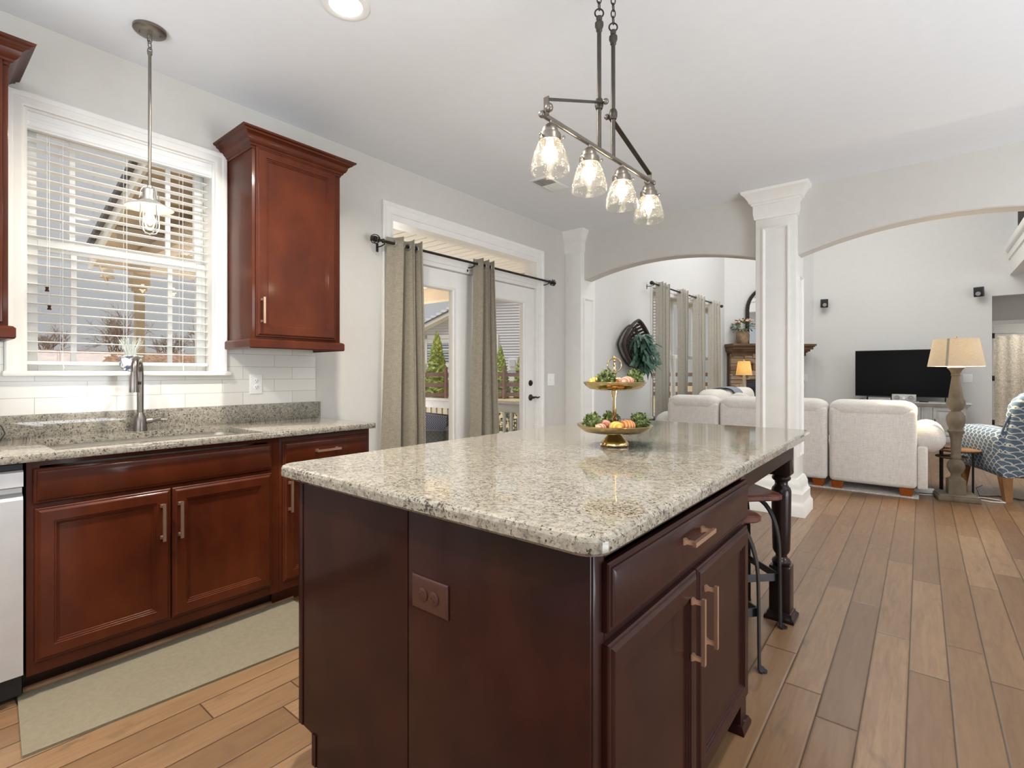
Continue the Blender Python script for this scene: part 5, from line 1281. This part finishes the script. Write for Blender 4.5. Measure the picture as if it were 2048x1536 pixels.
sofa_section('sofa_section', 'oatmeal sofa piece at the left, seen over the island beside the taupe curtain', -2.48, -1.865, -1)
sw = thing('sofa', 'cream sofa along the window wall with a throw over its back', 'sofa', (-2.2, 8.3, 0))
b = MB(); b.box(-2.62, -2.42, 7.22, 9.42, 0.10, 0.86, 0.06, 3); b.box(-2.62, -1.62, 7.22, 9.42, 0.10, 0.32, 0.03); b.build('frame', 'cushion', sw)
for k in range(3):
    ya = 7.23 + k * 0.73
    b = MB(); b.ball((-2.36, ya + 0.36, 0.68), (0.17, 0.375, 0.285), 0.55, 0.6, 26, 16); b.build('back_cushion', 'cushion', sw)
    b = MB(); b.box(-2.30, -1.60, ya, ya + 0.72, 0.32, 0.48, 0.06, 4); b.build('seat_cushion', 'cushion', sw)
for ya in (7.28, 9.36):
    for xx in (-2.55, -1.70):
        b = MB(); b.box(xx - 0.04, xx + 0.04, ya - 0.04, ya + 0.04, 0.0115, 0.10); b.build('leg', 'sofa_foot', sw)
# throw over the back cushions
b = MB(); lp = []
for i in range(14):
    y = 7.98 + 0.42 * i / 13; w = 0.006 * math.sin(i * 1.7)
    lp.append([(-2.66, y - 0.05, 0.50 + w), (-2.665, y - 0.03, 0.80), (-2.60, y, 0.935 + w), (-2.45, y + 0.02, 0.985), (-2.33, y + 0.04, 0.990 + w), (-2.21, y + 0.06, 0.965), (-2.165, y + 0.10, 0.86), (-2.15, y + 0.12, 0.68 + w)])
b.loft(lp, False); o = single('throw_blanket', b, 'blanket', 'grey blue throw draped over the back of the cream window sofa', 'blanket', base=(-2.45, 8.2, 0.5), sharp=80); md = o.modifiers.new('thick', 'SOLIDIFY'); md.thickness = 0.012; subdiv(o, 2)
def pillow(name, label, c, r, rot, mat):
    b = MB(); b.ball((0, 0, 0), r, 0.75, 0.55, 24, 14); o = b.build(name, mat); o.location = c; o.rotation_euler = rot; tag(o, label, 'pillow'); return o
pillow('throw_pillow', 'cream pillow on the corner seat by the sofa back, left of the blue one', (-1.78, 6.78, 0.735), (0.20, 0.085, 0.20), (R(-12), R(38), R(8)), 'cushion')
pillow('throw_pillow', 'slate blue pillow leaning behind the middle sofa back beside the lit lamp', (-1.36, 6.74, 0.735), (0.195, 0.085, 0.195), (R(-12), R(42), R(-5)), 'blue')

# rug
b = MB(); b.box(-2.3, -0.017, 6.145, 9.2, 0.0, 0.011, 0.003); single('area_rug', b, 'rug', 'cream and grey patterned rug under the sectional sofa', 'rug', base=(-1.2, 7.3, 0))

# floor lamp
lx, ly = 0.256, 6.405; lrz = R(8)
lm = thing('floor_lamp', 'tall turned grey wood floor lamp with a drum shade beside the sofa', 'lamp', (lx, ly, 0), lrz)
b = MB(); b.box(-0.155, 0.155, -0.155, 0.155, 0, 0.042, 0.006); b.box(-0.145, 0.145, -0.145, 0.145, 0.042, 0.052, 0.004); b.build('base', 'lamp_wood', lm, world=False)
b = MB(); b.box(-0.064, 0.064, -0.064, 0.064, 0.052, 0.19, 0.005)
b.lathe([(0, 0.19), (0.060, 0.19), (0.058, 0.20), (0.040, 0.212), (0.038, 0.235), (0.052, 0.262), (0.068, 0.30), (0.066, 0.335), (0.050, 0.365), (0.034, 0.378), (0.040, 0.39), (0.040, 0.41), (0.034, 0.42), (0.036, 0.44), (0.040, 0.56), (0.052, 0.62), (0.064, 0.64), (0.066, 0.65), (0.055, 0.66),
         (0.052, 0.672), (0.064, 0.70), (0.074, 0.745), (0.070, 0.79), (0.050, 0.822), (0.036, 0.835), (0.040, 0.845), (0.050, 0.852), (0.060, 0.875), (0.073, 0.905), (0.070, 0.935), (0.058, 0.955), (0.056, 0.963), (0.055, 0.97), (0.048, 1.03), (0.036, 1.12), (0.031, 1.17), (0.038, 1.178), (0.034, 1.186), (0.034, 1.195), (0.046, 1.225), (0.066, 1.25), (0.062, 1.256), (0.030, 1.28), (0.012, 1.30), (0.012, 1.33), (0, 1.33)], (0, 0, 0), 36)
b.build('turned_post', 'lamp_wood', lm, world=False)
b = MB(); pr = [(0.212, 1.262), (0.168, 1.523)]; b.lathe(pr + [(r - 0.004, z) for r, z in pr[::-1]], (0, 0, 0), 48, cap=False); shd = b.build('lamp_shade', 'shade', lm, world=False)
b = MB(); a0 = R(-118); b.loft([[((0.2125 + k * 0.0015) * math.cos(a0 + d), (0.2125 + k * 0.0015) * math.sin(a0 + d), 1.262) for k, d in ((0, -0.045), (0, 0.045), (1, 0.045), (1, -0.045))], [((0.1685 + k * 0.0015) * math.cos(a0 + d), (0.1685 + k * 0.0015) * math.sin(a0 + d), 1.523) for k, d in ((0, -0.05), (0, 0.05), (1, 0.05), (1, -0.05))]], True, True, True)
sm = b.build('seam_band', 'kraft', shd, world=False)
b = MB(); b.lathe([(0, 1.33), (0.016, 1.33), (0.016, 1.37), (0, 1.37)], (0, 0, 0), 12); b.tube([(0, 0.03, 1.33), (0, 0.05, 1.45), (0, 0, 1.515)], 0.002, 6); b.tube([(0, -0.03, 1.33), (0, -0.05, 1.45), (0, 0, 1.515)], 0.002, 6)
for k in range(3): b.tube([(0, 0, 1.515), (0.167 * math.cos(2.1 * k), 0.167 * math.sin(2.1 * k), 1.518)], 0.002, 6)
b.lathe([(0, 1.51), (0.012, 1.512), (0.016, 1.52), (0.010, 1.532), (0.014, 1.54), (0.0, 1.548)], (0, 0, 0), 12); b.build('harp', 'gold', lm, world=False)
b = MB(); b.ball((0, 0, 1.40), (0.028, 0.028, 0.036), nu=14, nv=10); b.build('bulb', 'bulb', lm, world=False)
light('floor_lamp_bulb', 'POINT', (lx, ly, 1.41), 120, (1.0, 0.78, 0.48), 0.04)
# nest of side tables behind the lamp
def side_table(label, cx, cy, r, z, leg_a, name='side_table'):
    t = thing(name, label, 'side table', (cx, cy, 0), 0, 'nest of round side tables')
    b = MB(); b.lathe([(0, z - 0.018), (r - 0.006, z - 0.018), (r, z - 0.012), (r, z - 0.004), (r - 0.006, z), (0, z)], (cx, cy, 0), 44); b.build('tabletop', 'table_wood', t)
    for a in leg_a:
        x, y = cx + (r - 0.04) * math.cos(R(a)), cy + (r - 0.04) * math.sin(R(a)); b = MB(); b.tube([(x, y, 0), (x, y, z - 0.018)], 0.008, 8); b.build('leg', 'iron', t)
    b = MB(); b.tube([(cx + (r - 0.04) * math.cos(2 * PI * i / 30), cy + (r - 0.04) * math.sin(2 * PI * i / 30), z - 0.022) for i in range(30)], 0.005, 6, closed=True); b.build('ring', 'iron', t)
    return t
side_table('taller round wood topped side table with thin black legs behind the floor lamp', 0.285, 6.80, 0.185, 0.435, (35, 155, 215, -40))
side_table('lower round wood topped side table nested under the taller one', 0.235, 6.80, 0.125, 0.36, (30, 150, 210, -30))
b = MB(); b.box(0.16, 0.22, 6.72, 6.76, 0.435, 0.449, 0.004); b.tube([(0.14, 6.75, 0.44), (0.18, 6.78, 0.443), (0.22, 6.77, 0.44), (0.26, 6.74, 0.44)], 0.005, 6); single('tangled_cable', b, 'black', 'black cable and plug lying on the taller side table', 'cable', base=(0.19, 6.74, 0.435))
# power strip and cords on the floor
b = MB(); b.ball((0, 0, 0.028), (0.10, 0.038, 0.027), 0.6, 0.7, 24, 12); o = b.build('power_strip', 'white'); o.location = (0.035, 6.50, 0.0); o.rotation_euler = (0, 0, R(15)); tag(o, 'cream white power strip on the floor between sofa and floor lamp', 'power strip')
b = MB(); b.tube([(-0.05, 6.50, 0.008), (-0.07, 6.42, 0.006), (0.02, 6.40, 0.006), (0.09, 6.43, 0.006)], 0.006, 6); single('white_cord', b, 'white', 'white cord looping from the power strip to the floor lamp', 'cord', base=(0.0, 6.42, 0.0))
b = MB(); b.tube([(0.42, 6.47, 0.006), (0.50, 6.43, 0.006), (0.60, 6.46, 0.007), (0.57, 6.56, 0.006), (0.46, 6.60, 0.006), (0.40, 6.56, 0.006)], 0.006, 6); single('white_cord', b, 'white', 'white cord loop on the floor right of the lamp base', 'cord', base=(0.5, 6.5, 0.0))
b = MB(); b.tube([(0.44, 6.66, 0.005), (0.58, 6.78, 0.005), (0.75, 6.72, 0.005), (0.95, 6.80, 0.02), (1.02, 6.86, 0.08)], 0.004, 6); b.tube([(0.44, 6.66, 0.005), (0.42, 6.74, 0.07), (0.47, 6.80, 0.09)], 0.003, 6); single('black_cord', b, 'black', 'thin black cord trailing across the floor under the blue armchair', 'cord', base=(0.6, 6.7, 0))

# armchair: local frame, +y is where it faces, origin under the near left leg
ac = thing('armchair', 'blue armchair with white scallop pattern at the right edge', 'armchair', (0.572, 6.565, 0), R(21))
W_ = 0.78
b = MB(); b.box(0.03, W_ - 0.03, -0.02, 0.74, 0.22, 0.40, 0.03, 3); b.build('frame', 'scallop', ac, world=False)
b = MB(); b.box(0.14, W_ - 0.14, 0.06, 0.80, 0.39, 0.53, 0.05, 4); b.build('seat_cushion', 'scallop', ac, world=False)
for s_, xa in ((0, -0.03), (1, W_ - 0.14)):
    b = MB(); lp = []
    for i in range(15):
        k = i / 14; y = -0.04 + 0.80 * k; top = 0.665 + 0.03 * math.sin(PI * k) - 0.02 * k; bot = 0.215 if k < 0.03 else 0.215 + 0.03 * k
        e = min(k, 1 - k); sc = 1 if e > 0.08 else 0.8 + 0.2 * math.sqrt(1 - (1 - e / 0.08) ** 2); w0, w1 = xa, xa + 0.17; cx_ = (w0 + w1) / 2; lo = []
        for j in range(24):
            a = 2 * PI * j / 24; ca, sa = math.cos(a), math.sin(a); rx = 0.088 * sc; zz = (top + bot) / 2 + (top - bot) / 2 * (1 if sa > 0 else 1) * math.copysign(abs(sa) ** 0.55, sa) * (0.97 + 0.03 * sc)
            bul = 0.022 * max(0, math.sin((zz - 0.45) / 0.25 * PI)) if zz > 0.45 else -0.012
            lo.append((cx_ + (rx + bul) * math.copysign(abs(ca) ** 0.55, ca), y, zz))
        lp.append(lo)
    b.loft(lp, True, True, True); b.build('arm', 'scallop', ac, world=False, sharp=60)
b = MB(); lp = []
for i in range(17):
    z = 0.24 + (1.06 - 0.24) * i / 16; lean = -0.16 * ((z - 0.24) / 0.82) ** 1.2; rnd = max(0.0, (z - 0.86) / 0.2); hw = (W_ / 2 - 0.02) * math.sqrt(max(0.02, 1 - 0.75 * min(rnd, 1) ** 2.2)); cx_ = W_ / 2; th = 0.085 * (1 if z < 1.0 else math.sqrt(max(0.05, 1 - ((z - 1.0) / 0.062) ** 2)))
    lp.append([(cx_ + hw * math.copysign(abs(math.cos(2 * PI * j / 28)) ** 0.5, math.cos(2 * PI * j / 28)), 0.02 + lean + th * math.copysign(abs(math.sin(2 * PI * j / 28)) ** 0.6, math.sin(2 * PI * j / 28)), z) for j in range(28)])
b.loft(lp, True, True, True); b.build('backrest', 'scallop', ac, world=False, sharp=60)
b = MB(); b.tube([(W_ / 2 + (W_ / 2 - 0.0) * math.cos(PI * i / 20) * 1.0, -0.02 - 0.19 * math.sin(PI * i / 20) ** 0.7, 0.62 + 0.445 * math.sin(PI * i / 20) ** 0.8) for i in range(21)], 0.009, 8); b.build('piping', 'blue', ac, world=False)
for xx in (0.04, W_ - 0.04):
    for yy, kk in ((0.0, -0.04), (0.70, 0.03)):
        b = MB(); b.loft([[(xx + sx * w, yy + sy * w + dy, z) for sx, sy in ((1, 1), (-1, 1), (-1, -1), (1, -1))] for w, z, dy in ((0.026, 0.0, kk), (0.040, 0.225, 0))], True, True, True); b.build('leg', 'chair_leg', ac, world=False)

# end table and lit table lamp in the corner by the fireplace
tl = at(1488, 760, 9.0)
et = thing('end_table', 'small wooden end table carrying the lit table lamp behind the sofa', 'end table', (tl.x, tl.y, 0))
b = MB(); b.box(tl.x - 0.24, tl.x + 0.24, tl.y - 0.24, tl.y + 0.24, 0.585, 0.62, 0.006); b.build('tabletop', 'mantle', et)
for sx in (-1, 1):
    for sy in (-1, 1):
        b = MB(); b.box(tl.x + sx * 0.19 - 0.02, tl.x + sx * 0.19 + 0.02, tl.y + sy * 0.19 - 0.02, tl.y + sy * 0.19 + 0.02, 0, 0.585); b.build('leg', 'mantle', et)
tb = thing('table_lamp', 'lit table lamp with a glowing yellow shade in front of the fireplace', 'lamp', (tl.x, tl.y, 0.62))
b = MB(); b.lathe([(0, 0.62), (0.085, 0.62), (0.085, 0.64), (0.05, 0.66), (0.07, 0.70), (0.072, 0.72), (0.03, 0.745), (0.05, 0.76), (0.05, 0.785), (0.028, 0.80), (0.026, 1.18), (0.0, 1.18)], (tl.x, tl.y, 0), 24); b.build('base', 'kraft', tb)
b = MB(); pr = [(0.137, 1.162), (0.100, 1.412)]; b.lathe(pr + [(r - 0.003, z) for r, z in pr[::-1]], (tl.x, tl.y, 0), 36, cap=False); b.build('lamp_shade', 'shade_warm', tb)
b = MB(); b.tube([(tl.x - 0.1, tl.y, 1.40), (tl.x + 0.1, tl.y, 1.40)], 0.002, 6); b.lathe([(0, 1.39), (0.012, 1.40), (0.017, 1.425), (0.014, 1.435), (0, 1.442)], (tl.x, tl.y, 0), 10); b.build('finial', 'kraft', tb)
b = MB(); b.tube([(tl.x, tl.y, 1.17), (tl.x, tl.y, 1.395)], 0.004, 6); b.ball((tl.x, tl.y, 1.28), (0.028, 0.028, 0.04), nu=12, nv=8); b.build('bulb', 'bulb', tb)
light('table_lamp_bulb', 'POINT', (tl.x, tl.y, 1.29), 16, (1.0, 0.72, 0.36), 0.035)

# ================================================================== OUTSIDE
b = MB(); b.box(-70, -3.32, -30, 60, -0.50, -0.32); o = b.build('lawn', 'lawn'); o['kind'] = 'structure'
b = MB(); b.box(-30, -8.2, -6, 9.0, -0.322, -0.30); o = b.build('ground_straw', 'mulch'); o['kind'] = 'structure'
b = MB(); b.box(-6.9, -3.32, 1.45, 5.25, -0.30, -0.06); o = b.build('floor_porch', 'deck'); o['kind'] = 'structure'
b = MB(); b.prism([(-12.0, -0.33), (-15.0, 1.72), (-24, 1.9), (-24, -0.33)], lambda x, z: (x, -8, z), lambda x, z: (x, 8.5, z)); o = b.build('ground_bank', 'mulch'); o['kind'] = 'structure'
# covered porch: ceiling, beams, posts, roof
b = MB(); n = 26; y0 = 1.80; st = (5.12 - y0) / n
for i in range(n):
    ya = y0 + i * st; b.box(-6.2, -3.32, ya + 0.007, ya + st - 0.007, 2.478, 2.505, 0.004)
b.box(-6.2, -3.32, y0, 5.12, 2.505, 2.53); o = b.build('ceiling_porch', 'beadboard'); o['kind'] = 'structure'
b = MB(); b.box(-6.95, -3.32, 5.12, 5.28, 2.275, 2.49, 0.006); b.box(-6.70, -6.52, 1.64, 5.12, 2.36, 2.42, 0.006); b.box(-6.52, -3.32, 1.64, 1.80, 2.36, 2.49, 0.006); o = b.build('porch_beam', 'tan'); o['kind'] = 'structure'
b = MB()
for sgn in (0, 1):
    pass
rx0, rz0, rx1, rz1 = -6.85, 2.335, -3.32, 3.436
b.prism([(rx0, rz0), (rx1, rz1), (rx1, rz1 + 0.10), (rx0, rz0 + 0.10)], lambda x, z: (x, 1.36, z), lambda x, z: (x, 5.6, z)); o = b.build('roof_porch', 'soffit'); o['kind'] = 'structure'
b = MB(); b.prism([(rx0 - 0.05, rz0 + 0.10), (rx1, rz1 + 0.115), (rx1, rz1 + 0.17), (rx0 - 0.05, rz0 + 0.155)], lambda x, z: (x, 1.29, z), lambda x, z: (x, 5.66, z)); o = b.build('roof_shingles', 'shingle'); o['kind'] = 'structure'
b = MB(); b.prism([(rx0, rz0 - 0.03), (rx1, rz1 - 0.03), (rx1, rz1 + 0.11), (rx0, rz0 + 0.11)], lambda x, z: (x, 1.33, z), lambda x, z: (x, 1.36, z)); o = b.build('trim_7', 'white'); o['kind'] = 'structure'
b = MB()
for i in range(4):
    xx = -6.0 + i * 0.8; zz = rz0 + (xx - rx0) * (rz1 - rz0) / (rx1 - rx0); b.box(xx - 0.04, xx + 0.04, 1.37, 1.80, zz - 0.13, zz - 0.0)
b.box(-5.9, -3.32, 1.76, 1.80, 2.49, 2.62); o = b.build('porch_rafters', 'tan'); o['kind'] = 'structure'
for x, y, lab in ((-6.61, 1.72, 'tan square porch post with a wide cap seen through the kitchen blind'),):
    t = thing('porch_post', lab, 'post', (x, y, -0.06)); b = MB(); b.box(x - 0.04, x + 0.04, y - 0.04, y + 0.04, -0.06, 2.12); b.build('shaft', 'soffit', t)
    b = MB(); b.box(x - 0.062, x + 0.062, y - 0.062, y + 0.062, 2.085, 2.12, 0.008); b.box(x - 0.082, x + 0.082, y - 0.082, y + 0.082, 2.12, 2.36, 0.008); b.build('capital', 'tan', t)
b = MB(); c = at(215, 548, 6.6); b.ball((c.x, c.y, c.z + 0.03), (0.07, 0.07, 0.07), nu=14, nv=10); b.lathe([(0, 0), (0.05, 0), (0.085, -0.05), (0.0, -0.06)], (c.x, c.y, c.z), 16); b.tube([(c.x, c.y, c.z + 0.05), (c.x, c.y, 2.36), (-6.75, 1.40, 2.34)], 0.012, 6)
single('porch_lantern', b, 'tan', 'round tan floodlight under the porch eave seen through the blind', 'outdoor light', base=tuple(c))
# railing
rl = thing('porch_railing', 'grey painted porch railing with square balusters beyond the patio doors', 'railing', (-5.0, 5.2, -0.06))
b = MB(); b.box(-6.75, -3.36, 5.13, 5.25, 0.79, 0.825, 0.006); b.build('cap_rail', 'deck', rl)
b = MB(); b.box(-6.75, -3.36, 5.165, 5.205, 0.68, 0.79, 0.004); b.build('rail', 'deck', rl)
b = MB(); b.box(-6.75, -3.36, 5.165, 5.205, 0.03, 0.11, 0.004); b.build('rail', 'deck', rl)
for i in range(27):
    x = -6.65 + i * 0.122; b = MB(); b.box(x - 0.016, x + 0.016, 5.17, 5.202, 0.03, 0.79); b.build('baluster', 'deck', rl)
# wicker armchair on the porch
cc = at(876, 870, 6.35); pc = thing('patio_chair', 'black wicker armchair with a navy cushion on the porch', 'chair', (cc.x, cc.y, -0.06), TH)
b = MB(); b.box(-0.36, 0.15, -0.30, -0.24, 0.0, 0.57, 0.015); b.box(0.09, 0.15, -0.30, 0.35, 0.0, 0.57, 0.015); b.box(-0.36, -0.30, -0.30, 0.35, 0.0, 0.57, 0.015); b.box(-0.36, 0.15, -0.3, 0.35, 0.05, 0.36, 0.01); b.build('seat_shell', 'rattan', pc, world=False)
b = MB(); b.prism([(-0.34, 0.55), (0.12, 0.55), (0.13, 0.70), (-0.34, 0.75)], lambda x, z: (x, 0.30 + (z - .5) * .2, z), lambda x, z: (x, 0.36 + (z - .5) * .2, z)); b.build('back', 'rattan', pc, world=False)
b = MB(); b.prism([(-0.32, 0.40), (0.075, 0.40), (0.07, 0.69), (-0.32, 0.74)], lambda x, z: (x, 0.22 + (z - .5) * .2, z), lambda x, z: (x, 0.299 + (z - .5) * .2, z)); b.build('cushion', 'navy_weave', pc, world=False)
# leafy shrub just beyond the railing
rg = random.Random(21)
for px_, py_, w_, r_, lab in ((1030, 855, 7.6, 0.30, 'green leafy shrub behind the porch railing, seen through the right patio door'),):
    c = at(px_, py_, w_); t = thing('leafy_shrub', lab, 'shrub', (c.x, c.y, -0.32)); b = MB()
    for i in range(260):
        d = Vector((rg.gauss(0, 1), rg.gauss(0, 1), rg.gauss(0, 1))).normalized() * rg.uniform(0.3, 1) ** 0.5
        b.leaf(c + Vector((d.x * r_, d.y * r_, d.z * r_ * 1.3)), (rg.gauss(0, 1), rg.gauss(0, 1), rg.gauss(0, .6)), (0, 0, 1), 0.10, 0.05)
    b.build('foliage', 'shrub', t)
    b = MB()
    for i in range(6): b.tube([(c.x, c.y, -0.33), c + Vector((rg.uniform(-.2, .2), rg.uniform(-.2, .2), rg.uniform(-.1, .2)))], 0.008, 5)
    b.build('stem', 'branch', t)
# fence, arborvitae, neighbour house
fn = thing('board_fence', 'brown three rail board fence across the neighbouring yard', 'fence', (-16, 20, -0.32))
f0, f1 = at(760, 800, 29.0), at(1150, 800, 30.5); f0.z = f1.z = -0.32; fd = (f1 - f0); fl = fd.length; fd.normalize(); f0 -= fd * 14; fl += 24
for z0, z1 in ((1.32, 1.55), (0.72, 0.95), (0.15, 0.37)):
    b = MB(); b.tube([f0 + Vector((0, 0, (z0 + z1) / 2)), f0 + fd * fl + Vector((0, 0, (z0 + z1) / 2))], 0.02, flat=((z1 - z0) / 2, 0.02), up=(0, 0, 1)); b.build('rail', 'fence', fn)
fpx = [(892, 29.3), (1008, 29.9)]
sx0 = at(892, 800, 29.4); base_t = (sx0 - f0).dot(fd); sp_ = (at(1008, 800, 29.9) - sx0).dot(fd)
for k in range(-6, 6):
    p = f0 + fd * (base_t + k * sp_) + Vector((fd.y, -fd.x, 0)) * 0.06; b = MB(); b.box(p.x - 0.07, p.x + 0.07, p.y - 0.07, p.y + 0.07, -0.33, 1.55); b.build('post', 'fence', fn)
def arbor(px_, top_y, w_, half, lab, seed):
    c = at(px_, 760, w_); top = at(px_, top_y, w_).z; rg = random.Random(seed); b = MB(); nl, ns = 46, 30; lp = []
    hgt = top + 0.32
    for j in range(nl + 1):
        k = j / nl; r_ = half * (1 - k) ** 0.75 * (0.75 + 0.25 * min(1, k * 6)) + 0.02; lo = []
        for i in range(ns):
            a = 2 * PI * i / ns; q = r_ * rg.uniform(0.78, 1.16); lo.append((c.x + q * math.cos(a), c.y + q * math.sin(a), -0.32 + hgt * k + rg.uniform(-0.05, 0.05)))
        lp.append(lo)
    b.loft(lp, True, True, True); o = b.build('arborvitae', 'arbor', smooth=False); o.data.transform(Matrix.Translation(Vector((-c.x, -c.y, 0.32)))); o.location = (c.x, c.y, -0.32)
    tag(o, lab, 'tree', 'arborvitae behind the fence')
arbor(874, 662, 31, 0.85, 'tall green arborvitae in front of the grey house window, through the left patio door', 1)
arbor(911, 728, 29.9 + 2.4, 0.5, 'short arborvitae at the right edge of the left patio door glass', 2)
arbor(1001, 691, 31, 0.66, 'green arborvitae beside the curtain in the right patio door glass', 3)
arbor(1047, 684, 31, 0.72, 'green arborvitae at the right edge of the right patio door glass', 4)
arbor(818, 690, 31, 0.8, 'arborvitae beyond the fence hidden by the left taupe curtain', 5)
nh = thing('neighbor_house', 'grey sided house with a gable roof beyond the brown fence', 'house', (-20, 24, -0.32))
hp = at(950, 746, 34.5); hu = Vector((math.cos(TH - R(14)), math.sin(TH - R(14)), 0)); hn = Vector((hu.y, -hu.x, 0))
HQ = lambda u, z, d=0.0: Vector((hp.x, hp.y, 0)) + hu * u + hn * d + Vector((0, 0, z))
def pix_on_house(x, y):
    r = ray(x, y); t = (Vector((hp.x, hp.y, 0))).dot(hn) / Vector((r.x, r.y, 0)).dot(hn); p = r * t; return (Vector((p.x, p.y, 0)) - Vector((hp.x, hp.y, 0))).dot(hu), p.z + H
ra = pix_on_house(850, 643); rb = pix_on_house(908, 611); sl = (rb[1] - ra[1]) / (rb[0] - ra[0]); zr = lambda u: min(ra[1] + (u - ra[0]) * sl, ra[1] + (12 - (u - ra[0])) * sl)
b = MB(); z = -0.32; row = 0.185
while z < 9:
    u0, u1 = -9.0, 12.0
    if z > zr(u0): u0 = ra[0] + (z - ra[1]) / sl
    if u1 - u0 < 0.3: break
    b.loft([[HQ(u0, z, 0.06), HQ(u1, z, 0.06)], [HQ(u0, z + row, 0.008), HQ(u1, z + row, 0.008)], [HQ(u0, z + row, -0.2), HQ(u1, z + row, -0.2)], [HQ(u0, z, -0.2), HQ(u1, z, -0.2)], [HQ(u0, z, 0.06), HQ(u1, z, 0.06)]], False); z += row
b.build('siding', 'siding', nh, smooth=False)
b = MB(); uA, uB = ra[0] - 6, ra[0] + 6.5
for off0, off1, d0, d1 in ((-0.46, -0.30, 0.03, 0.10), (-0.30, -0.05, 0.03, 0.45)):
    b.loft([[HQ(u, zr(u) + off0, d0), HQ(u, zr(u) + off1, d0), HQ(u, zr(u) + off1, d1), HQ(u, zr(u) + off0, d1)] for u in (uA, uB)], True, True, True)
b.build('rake_trim', 'white', nh)
b = MB(); b.loft([[HQ(u, zr(u) - 0.05, 0.5), HQ(u, zr(u) + 0.03, 0.5), HQ(u, zr(u) + 0.03, -4), HQ(u, zr(u) - 0.05, -4)] for u in (uA, uB)], True, True, True); b.build('roof', 'shingle', nh)
def hbox(bb, x0, y0_, x1, y1_, d0, d1):
    a = pix_on_house(x0, y0_); c = pix_on_house(x1, y1_); u0, u1, z0, z1 = a[0], c[0], c[1], a[1]
    bb.loft([[HQ(u0, z, d0), HQ(u1, z, d0), HQ(u1, z, d1), HQ(u0, z, d1)] for z in (z0, z1)], True, True, True)
wf = MB()
for q in ((850, 671, 905, 677), (850, 671, 855, 734), (900, 671, 905, 734), (850, 727, 905, 734), (875, 677, 879, 727)): hbox(wf, *q, 0.0, 0.08)
wf = wf.build('window', 'white', nh); b = MB(); hbox(b, 855, 677, 900, 727, 0.03, 0.045); b.build('pane', 'house_glass', wf)
b = MB(); hbox(b, 855, 677, 900, 686, 0.045, 0.055); hbox(b, 855, 699, 900, 701, 0.045, 0.06); b.build('sash', 'white', wf)
b = MB(); hbox(b, 994, 668, 997.5, 770, 0.03, 0.14); b.build('corner_board', 'white', nh)
b = MB(); hbox(b, 1017, 716, 1035, 740, 0.03, 0.10); b.build('utility_frame', 'white', nh)
b = MB(); hbox(b, 1020, 719.5, 1031.5, 733, 0.10, 0.22); b.build('utility_box', 'utility', nh)
b = MB(); hbox(b, 1017, 746, 1033, 762, 0.10, 0.5); b.build('condenser_cover', 'white', nh)
# bare winter shrubs seen through the kitchen window
def bare_tree(px_, base_y, top_y, w_, spread, n, lab, seed):
    c = at(px_, base_y, w_); top = at(px_, top_y, w_).z; rg = random.Random(seed); b = MB(); zb = 1.70; base = Vector((c.x, c.y, zb)); h = top - zb
    def br(p, d, L, r, lv):
        q = p + d * L; m = p + d * L * 0.5 + Vector((rg.gauss(0, 1), rg.gauss(0, 1), rg.gauss(0, 1))) * L * 0.06
        b.tube([p, m, q], [r, r * 0.8, r * 0.55], 4)
        if lv > 0:
            for _ in range(3 if lv > 1 else 4):
                nd = (d + Vector((rg.gauss(0, 1), rg.gauss(0, 1), rg.gauss(0.1, 0.7))) * 0.55).normalized(); br(p + d * L * rg.uniform(0.35, 1.0), nd, L * rg.uniform(0.5, 0.75), r * 0.6, lv - 1)
    for i in range(n):
        a = rg.uniform(0, 2 * PI); d = Vector((math.cos(a) * spread * rg.random(), math.sin(a) * spread * rg.random(), 1)).normalized(); br(base + Vector((rg.gauss(0, .15), rg.gauss(0, .15), 0)), d, h * rg.uniform(0.42, 0.55), 0.018, 3)
    o = b.build('bare_tree', 'branch', sharp=180); o.data.transform(Matrix.Translation(-base)); o.location = base; tag(o, lab, 'tree', 'bare winter trees outside the kitchen window')
bare_tree(235, 690, 606, 15.5, 1.1, 15, 'wide bare shrub behind the porch post, seen through the kitchen blind', 31)
bare_tree(95, 690, 640, 17, 1.2, 12, 'bare shrub at the left of the kitchen window view', 32)
bare_tree(396, 690, 640, 15, 0.5, 5, 'thin bare sapling at the right of the kitchen window view', 33)
bare_tree(335, 690, 655, 17, 1.3, 13, 'low bare brush in the middle distance right of the porch post', 34)
